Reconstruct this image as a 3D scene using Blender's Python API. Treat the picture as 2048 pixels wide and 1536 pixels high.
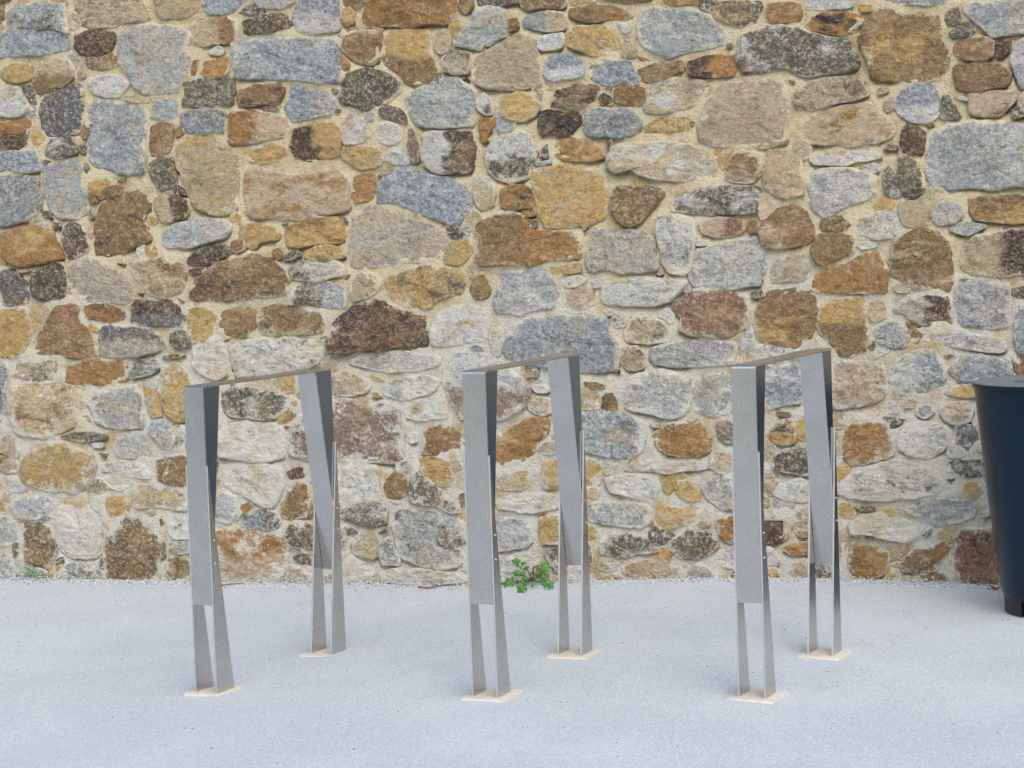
import bpy, bmesh, math, random
import numpy as np
from mathutils import Vector, Matrix
random.seed(7)
for o in list(bpy.data.objects): bpy.data.objects.remove(o)
S = bpy.context.scene
COL = S.collection

# ------------------------------------------------------------------ camera
FPX, PITCH, ROLL, HC = 4327.07, .0745, -.037, 1.2386      # focal length in photo pixels, tilt, roll, eye height
TH = math.radians(18.182)                                  # turns the survey frame so that the wall runs along X
def rot(v):
    return np.array([v[0]*math.cos(TH)-v[1]*math.sin(TH), v[0]*math.sin(TH)+v[1]*math.cos(TH), v[2]])
R0 = np.array([1, 0, 0.]); F0 = np.array([0, math.cos(PITCH), -math.sin(PITCH)]); U0 = np.array([0, math.sin(PITCH), math.cos(PITCH)])
RIGHT = rot(math.cos(ROLL)*R0 + math.sin(ROLL)*U0); UP = rot(-math.sin(ROLL)*R0 + math.cos(ROLL)*U0); FWD = rot(F0)
def ray(x, y):
    return FWD + RIGHT*((x-1024)/FPX) - UP*((y-768)/FPX)
EYE0 = np.array([0, 0, HC])
def _hit0(x, y, z=0.):
    d = ray(x, y); return EYE0 + d*((z-HC)/d[2])
_A = _hit0(0, 1156, -.035); _C = _hit0(1024, 1166, .0145)
OFF = np.array([_C[0], _A[1], 0.])                         # wall face becomes the plane y = 0
EYE = EYE0 - OFF
def onwall(x, y, off=0.):                                  # photo pixel -> point on the wall's face
    d = ray(x, y); return EYE + d*((off-EYE[1])/d[1])
def onground(x, y, z=None):
    d = ray(x, y); p = EYE + d*((0-EYE[2])/d[2])
    for _ in range(4):
        zz = gz(p[0], p[1]) if z is None else z
        p = EYE + d*((zz-EYE[2])/d[2])
    return p
cam = bpy.data.cameras.new('camera'); cam.sensor_width = 36; cam.lens = 36*FPX/2048; cam.clip_end = 2000; cam.clip_start = .05
co = bpy.data.objects.new('camera', cam); COL.objects.link(co); S.camera = co
m = Matrix.Identity(4)
for i in range(3):
    m[i][0] = RIGHT[i]; m[i][1] = UP[i]; m[i][2] = -FWD[i]; m[i][3] = EYE[i]
co.matrix_world = m
S.render.resolution_x = 1024; S.render.resolution_y = 768

# ------------------------------------------------------------------ sky, sun, exposure
SUN_EL, SUN_AZ = math.radians(44), math.radians(150)       # azimuth clockwise from +Y: behind and right of the camera
w = bpy.data.worlds.new('World'); S.world = w; w.use_nodes = True
nt = w.node_tree; nt.nodes.clear()
sky = nt.nodes.new('ShaderNodeTexSky'); sky.sky_type = 'NISHITA'; sky.sun_disc = False
sky.sun_elevation = SUN_EL; sky.sun_rotation = SUN_AZ; sky.air_density = 1.3; sky.dust_density = 3.5; sky.ozone_density = 1.0
bg = nt.nodes.new('ShaderNodeBackground'); bg.inputs[1].default_value = .15
wo = nt.nodes.new('ShaderNodeOutputWorld')
nt.links.new(sky.outputs[0], bg.inputs[0]); nt.links.new(bg.outputs[0], wo.inputs[0])
sl = bpy.data.lights.new('sun', 'SUN'); sl.energy = 1.2; sl.angle = math.radians(100); sl.color = (1, .975, .93)
so = bpy.data.objects.new('sun', sl); COL.objects.link(so)
sd = Vector((math.sin(SUN_AZ)*math.cos(SUN_EL), math.cos(SUN_AZ)*math.cos(SUN_EL), math.sin(SUN_EL)))
so.rotation_euler = sd.to_track_quat('Z', 'Y').to_euler()
vs = S.view_settings; vs.view_transform = 'Standard'; vs.look = 'None'; vs.gamma = 1; vs.use_curve_mapping = False; vs.exposure = 0.38

# ------------------------------------------------------------------ helpers
def lin(c):
    return tuple(((v/255)/12.92 if v/255 <= .04045 else ((v/255+.055)/1.055)**2.4) for v in c)
def link(o, parent=None, **props):
    COL.objects.link(o)
    if parent is not None: o.parent = parent
    for k, v in props.items(): o[k] = v
    return o
def mesh_obj(name, verts, faces, mat, parent=None, smooth=False, **props):
    me = bpy.data.meshes.new(name); me.from_pydata([tuple(map(float, v)) for v in verts], [], faces); me.update()
    if smooth: me.polygons.foreach_set('use_smooth', [True]*len(me.polygons))
    if mat: me.materials.append(mat)
    return link(bpy.data.objects.new(name, me), parent, **props)
def empty(name, loc, rz=0, **props):
    o = bpy.data.objects.new(name, None); o.location = loc; o.rotation_euler = (0, 0, rz); o.empty_display_size = .1
    return link(o, None, **props)
def bm_obj(name, bm, mat, parent=None, smooth=False, **props):
    bmesh.ops.recalc_face_normals(bm, faces=bm.faces)
    me = bpy.data.meshes.new(name); bm.to_mesh(me); bm.free()
    if smooth: me.polygons.foreach_set('use_smooth', [True]*len(me.polygons))
    if mat: me.materials.append(mat)
    return link(bpy.data.objects.new(name, me), parent, **props)
def hash2(ix, iy, s):
    h = (ix.astype(np.int64)*374761393 + iy.astype(np.int64)*668265263 + s*974634777) & 0xffffffff
    h = ((h ^ (h >> 13))*1274126177) & 0xffffffff
    return ((h ^ (h >> 16)) & 0xffffff)/float(0xffffff)
def vnoise(x, y, s=0):
    x = np.asarray(x, float); y = np.asarray(y, float)
    ix = np.floor(x); iy = np.floor(y); fx = x-ix; fy = y-iy
    ux = fx*fx*fx*(fx*(fx*6-15)+10); uy = fy*fy*fy*(fy*(fy*6-15)+10)
    a = hash2(ix, iy, s); b = hash2(ix+1, iy, s); c = hash2(ix, iy+1, s); d = hash2(ix+1, iy+1, s)
    return (a+(b-a)*ux + (c-a)*uy + (a-b-c+d)*ux*uy)*2-1
def fbm(x, y, s=0, oct=4, gain=.5):
    t = 0; a = 1; n = 0
    for k in range(oct):
        t = t + a*vnoise(x*2**k+17.3*k, y*2**k-9.1*k, s+k); n += a; a *= gain
    return t/n

# ------------------------------------------------------------------ materials
def newmat(name):
    m = bpy.data.materials.new(name); m.use_nodes = True; nt = m.node_tree; b = nt.nodes['Principled BSDF']
    return m, nt, b
class NG:
    def __init__(s, nt): s.nt = nt
    def n(s, t, **kw):
        o = s.nt.nodes.new(t)
        for k, v in kw.items(): setattr(o, k, v)
        return o
    def l(s, a, b): s.nt.links.new(a, b)
    def val(s, sock, v):
        if hasattr(v, 'links') or isinstance(v, bpy.types.NodeSocket): s.l(v, sock)
        else: sock.default_value = v
    def math(s, op, a, b=0., c=None, clamp=False):
        o = s.n('ShaderNodeMath', operation=op, use_clamp=clamp); s.val(o.inputs[0], a); s.val(o.inputs[1], b)
        if c is not None: s.val(o.inputs[2], c)
        return o.outputs[0]
    def mix(s, f, a, b, blend='MIX'):
        o = s.n('ShaderNodeMix', data_type='RGBA', blend_type=blend); s.val(o.inputs['Factor'], f); s.val(o.inputs[6], a); s.val(o.inputs[7], b)
        return o.outputs[2]
    def noise(s, vec, scale, detail=3, rough=.55, dist=0.):
        o = s.n('ShaderNodeTexNoise'); s.l(vec, o.inputs['Vector']); o.inputs['Scale'].default_value = scale
        o.inputs['Detail'].default_value = detail; o.inputs['Roughness'].default_value = rough; o.inputs['Distortion'].default_value = dist
        return o.outputs['Fac']
    def ramp(s, v, lo, hi, a=0., b=1.):
        o = s.n('ShaderNodeMapRange', interpolation_type='SMOOTHSTEP'); s.val(o.inputs[0], v); s.val(o.inputs[1], lo); s.val(o.inputs[2], hi)
        o.inputs[3].default_value = a; o.inputs[4].default_value = b
        return o.outputs[0]
    def attr(s, name):
        return s.n('ShaderNodeAttribute', attribute_name=name)
    def bump(s, h, strength, dist, nrm=None):
        o = s.n('ShaderNodeBump'); s.val(o.inputs['Height'], h); o.inputs['Strength'].default_value = strength; o.inputs['Distance'].default_value = dist
        if nrm: s.l(nrm, o.inputs['Normal'])
        return o.outputs[0]
MORT = lin((227, 215, 183)); MORT_LOW = lin((222, 221, 213))

def mortar_color(g, P):
    """colour of the lime pointing: creamy sand mortar, paler lime on the lower courses"""
    sep = g.n('ShaderNodeSeparateXYZ'); g.l(P, sep.inputs[0])
    low = g.noise(P, 1.6, 3); zz = g.math('ADD', sep.outputs[2], g.math('MULTIPLY', g.math('SUBTRACT', low, .5), 1.4))
    f = g.ramp(zz, .45, 1.35)
    c = g.mix(f, (*MORT_LOW, 1), (*MORT, 1))
    v = g.noise(P, 7, 5, .65)
    c = g.mix(g.ramp(v, .46, .68), c, (*lin((196, 175, 131)), 1))
    return c
def make_mortar():
    m, nt, b = newmat('mortar'); g = NG(nt)
    P = g.n('ShaderNodeNewGeometry').outputs['Position']
    c = mortar_color(g, P)
    s1 = g.noise(P, 300, 2, .7); s2 = g.noise(P, 90, 4, .7)
    c = g.mix(g.math('MULTIPLY', g.ramp(s1, .54, .68), .38), c, (*lin((120, 100, 74)), 1))
    c = g.mix(g.math('MULTIPLY', g.ramp(s2, .34, .48, 1, 0), .38), c, (*lin((168, 150, 118)), 1))
    c = g.mix(g.math('MULTIPLY', g.ramp(g.noise(P, 170, 3, .7), .55, .66), .5), c, (*lin((236, 230, 216)), 1))
    g.l(c, b.inputs['Base Color']); b.inputs['Roughness'].default_value = .95
    h = g.math('ADD', s2, g.math('MULTIPLY', s1, .6))
    g.l(g.bump(h, 1., .016), b.inputs['Normal'])
    return m
def make_stone():
    m, nt, b = newmat('rubble_stone'); g = NG(nt)
    P = g.n('ShaderNodeNewGeometry').outputs['Position']
    par = g.attr('par'); sep = g.n('ShaderNodeSeparateColor'); g.l(par.outputs['Color'], sep.inputs[0])
    speck, lime, seed = sep.outputs[0], sep.outputs[1], sep.outputs[2]
    am = g.attr('am').outputs['Fac']; edge = g.attr('edge').outputs['Fac']
    sh = g.n('ShaderNodeVectorMath', operation='ADD'); g.l(P, sh.inputs[0])
    cmb = g.n('ShaderNodeCombineXYZ'); g.l(g.math('MULTIPLY', seed, 31.), cmb.inputs[0]); g.l(g.math('MULTIPLY', seed, 17.), cmb.inputs[2]); g.l(cmb.outputs[0], sh.inputs[1])
    Q = sh.outputs[0]
    # slanted bedding streaks
    mp = g.n('ShaderNodeMapping'); g.l(Q, mp.inputs[0]); mp.inputs['Scale'].default_value = (1, 1, 1.7); mp.inputs['Rotation'].default_value = (0, .35, 0)
    patch = g.noise(mp.outputs[0], 8, 5, .66, .8)
    f = g.ramp(g.math('ADD', patch, g.math('MULTIPLY', g.math('SUBTRACT', am, .5), .8)), .42, .60)
    c = g.mix(f, g.attr('base').outputs['Color'], g.attr('acc').outputs['Color'])
    big = g.n('ShaderNodeTexNoise'); g.l(Q, big.inputs['Vector']); big.inputs['Scale'].default_value = 5.5; big.inputs['Detail'].default_value = 4; big.inputs['Roughness'].default_value = .7
    bs = g.n('ShaderNodeSeparateColor'); g.l(big.outputs['Color'], bs.inputs[0])
    c = g.mix(g.math('MULTIPLY', g.ramp(bs.outputs[0], .50, .70), .5), c, (*lin((196, 172, 126)), 1))
    c = g.mix(g.math('MULTIPLY', g.ramp(bs.outputs[1], .54, .72), .35), c, (*lin((120, 104, 82)), 1))
    mid = g.noise(mp.outputs[0], 34, 5, .75, .4)
    c = g.mix(g.math('MULTIPLY', g.ramp(mid, .30, .50, 1, 0), .70), c, g.mix(.35, g.mix(1., c, (.42, .40, .38, 1), 'MULTIPLY'), (.09, .075, .06, 1)))
    c = g.mix(g.math('MULTIPLY', g.ramp(mid, .52, .70), .42), c, (*lin((210, 202, 184)), 1))
    # coarse crystals: dark and pale grains
    gr = g.noise(Q, 260, 2, .6); gr2 = g.noise(Q, 80, 5, .85)
    c = g.mix(g.math('MULTIPLY', g.ramp(gr, .38, .50, 1, 0), g.math('MULTIPLY', speck, .62)), c, (.085, .085, .085, 1))
    c = g.mix(g.math('MULTIPLY', g.ramp(gr2, .51, .60), g.math('MULTIPLY', speck, .72)), c, (*lin((224, 220, 212)), 1))
    c = g.mix(g.math('MULTIPLY', g.ramp(gr2, .38, .46, 1, 0), g.math('MULTIPLY', speck, .72)), c, (.085, .085, .088, 1))
    # lime and mortar smeared over faces and arrises
    sm = g.noise(Q, 16, 5, .75, .4)
    t = g.math('ADD', sm, g.math('ADD', g.math('MULTIPLY', edge, g.ramp(g.noise(Q, 6, 3, .6), .38, .62, .10, .48)), g.math('ADD', g.math('MULTIPLY', lime, .30), g.math('MULTIPLY', g.math('SUBTRACT', gr2, .5), .55))))
    c = g.mix(g.math('MULTIPLY', g.ramp(t, .74, .95), .88), c, g.mix(.35, mortar_color(g, P), (*lin((226, 226, 221)), 1)))
    g.l(c, b.inputs['Base Color'])
    b.inputs['Roughness'].default_value = .86; b.inputs['Specular IOR Level'].default_value = .3
    h = g.math('ADD', g.math('MULTIPLY', mid, 1.3), g.math('MULTIPLY', gr2, .55))
    g.l(g.bump(h, 1., .018), b.inputs['Normal'])
    return m
def make_ground():
    m, nt, b = newmat('pale_gravel_screed'); g = NG(nt)
    P = g.n('ShaderNodeNewGeometry').outputs['Position']
    v = g.n('ShaderNodeTexVoronoi'); g.l(P, v.inputs['Vector']); v.inputs['Scale'].default_value = 300
    vs_ = g.n('ShaderNodeSeparateColor'); g.l(v.outputs['Color'], vs_.inputs[0])
    c = g.mix(g.ramp(g.noise(P, 2.2, 4), .35, .7), (*lin((184, 194, 202)), 1), (*lin((193, 202, 209)), 1))
    c = g.mix(g.math('MULTIPLY', g.ramp(vs_.outputs[0], .0, .45, 1, 0), .26), c, (*lin((128, 132, 144)), 1))
    c = g.mix(g.math('MULTIPLY', g.ramp(vs_.outputs[1], .75, 1.), .55), c, (*lin((240, 240, 240)), 1))
    c = g.mix(g.math('MULTIPLY', g.ramp(vs_.outputs[2], .97, .985), .45), c, (*lin((70, 66, 66)), 1))
    c = g.mix(g.math('MULTIPLY', g.ramp(g.noise(P, 14, 5, .7), .5, .75), .22), c, (*lin((170, 172, 180)), 1))
    g.l(c, b.inputs['Base Color']); b.inputs['Roughness'].default_value = .9
    h = g.math('SUBTRACT', g.math('MULTIPLY', g.noise(P, 45, 4, .6), .7), v.outputs['Distance'])
    g.l(g.bump(h, .55, .005), b.inputs['Normal'])
    return m
def steel(name, col, rough, aniso=0.):
    m, nt, b = newmat(name); g = NG(nt)
    P = g.n('ShaderNodeTexCoord').outputs['Object']
    mp = g.n('ShaderNodeMapping'); g.l(P, mp.inputs[0]); mp.inputs['Scale'].default_value = (1, 1, .12)
    n = g.noise(mp.outputs[0], 260, 3, .6); big = g.noise(P, 9, 4, .6)
    c = g.mix(g.ramp(big, .3, .72), (*[v*.94 for v in col], 1), (*[min(1, v*1.04) for v in col], 1))
    g.l(c, b.inputs['Base Color']); b.inputs['Metallic'].default_value = 1
    r = g.math('ADD', g.math('MULTIPLY', n, .06), g.math('ADD', g.math('MULTIPLY', big, .05), rough-.05)); g.l(r, b.inputs['Roughness'])
    g.l(g.bump(n, .02, .0005), b.inputs['Normal'])
    return m
def plain(name, col, rough=.7, metal=0., bump=0., bscale=80, var=.15, coat=0.):
    m, nt, b = newmat(name); g = NG(nt)
    P = g.n('ShaderNodeTexCoord').outputs['Object']
    n = g.noise(P, bscale, 4, .65); n2 = g.noise(P, bscale*.12, 3)
    d = g.math('ADD', g.math('MULTIPLY', n, .5), g.math('MULTIPLY', n2, .5))
    c = g.mix(g.ramp(d, .3, .7), (*[v*(1-var) for v in col], 1), (*[min(1, v*(1+var)) for v in col], 1))
    g.l(c, b.inputs['Base Color']); b.inputs['Metallic'].default_value = metal
    g.l(g.math('ADD', g.math('MULTIPLY', n2, .2), rough-.1), b.inputs['Roughness'])
    if coat: b.inputs['Coat Weight'].default_value = coat; b.inputs['Coat Roughness'].default_value = .12
    if bump: g.l(g.bump(n, bump, .004), b.inputs['Normal'])
    return m
M_MORT = make_mortar(); M_STONE = make_stone(); M_GROUND = make_ground()
M_STEEL = steel('brushed_steel', (.59, .57, .55), .27)
M_DARK = steel('dark_bluish_steel', (.26, .31, .38), .25)  # side flanges only: darker, bluer base colour than the panels and blades
M_EDGE = steel('bare_steel_bolt', (.62, .62, .61), .34)
M_CUT = steel('cut_steel_edge', (.72, .71, .70), .35)
M_SAND = plain('sandy_plate', lin((199, 193, 185)), .95, 0, .5, 130, .07)
M_NAVY = plain('navy_paint', (.002, .014, .032), .30, 0, .0, 14, .12, .0); M_NAVY.node_tree.nodes['Principled BSDF'].inputs['Specular IOR Level'].default_value = .25
M_LID = plain('grey_lid', (.20, .22, .25), .40, .5, .1, 40, .16)
M_BLACK = plain('black_rubber', (.012, .013, .016), .6)
M_DISC = plain('concrete_disc', lin((120, 130, 142)), .8, 0, .3, 60)
M_LEAF = plain('weed_leaf', (.055, .19, .028), .5, 0, .2, 60, .35)
M_STEM = plain('weed_stem', (.05, .045, .025), .6)
M_TWIG = plain('dry_twig', lin((122, 82, 60)), .8)
M_DLEAF = plain('dry_leaf', lin((186, 78, 36)), .6)

# ------------------------------------------------------------------ survey of the racks (fitted position, yaw, foot height)
RACKS = []
for x, y, a, z in ((-.8684, 5.8786, .4702+.0479, -.0236), (-.0969, 5.5176, .4702-.0358, .0145), (.5821, 5.4219, .4702-.0121, .0092)):
    p = rot((x, y, 0)) - OFF
    RACKS.append((p[0], p[1], z, -a + TH))
SKEW, YF = .154, sum(r[1] for r in RACKS)/3               # the fall of the ground runs square to the stands
_s = [r[0]-SKEW*(r[1]-YF) for r in RACKS]
_q = np.polyfit(_s, [r[2] for r in RACKS], 2)
GX0, GX1 = _s[0]-.10, _s[2]+.25
def gz(x, y=0.):
    return np.polyval(_q, np.clip(x-SKEW*(y-YF), GX0, GX1))

# ------------------------------------------------------------------ ground
def build_ground():
    xs = np.concatenate([np.array([-300, -80, -25, -10]), np.linspace(-5, 5, 81), np.array([10, 25, 80, 300])])
    ys = np.concatenate([np.array([-300, -80, -25, -12]), np.linspace(-8, .6, 40), np.array([5, 25, 100, 300])])
    v = [(x, y, float(gz(x, np.clip(y, -4, 1)))) for y in ys for x in xs]; n = len(xs)
    f = [(j*n+i, j*n+i+1, (j+1)*n+i+1, (j+1)*n+i) for j in range(len(ys)-1) for i in range(n-1)]
    mesh_obj('ground', v, f, M_GROUND, None, True, kind='structure')
build_ground()
v = [(x, y, .012+float(gz(x, -4))) for y in (-300, -80, -30, -14.5) for x in (-300, -60, -20, -8, -4, -2, 0, 2, 4, 8, 20, 60, 300)]
M_LAWN = plain('lawn', (.045, .085, .022), .9, 0, .6, 25, .4)
mesh_obj('lawn', v, [(j*13+i, j*13+i+1, (j+1)*13+i+1, (j+1)*13+i) for j in range(3) for i in range(12)], M_LAWN, None, True, kind='structure')

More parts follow.
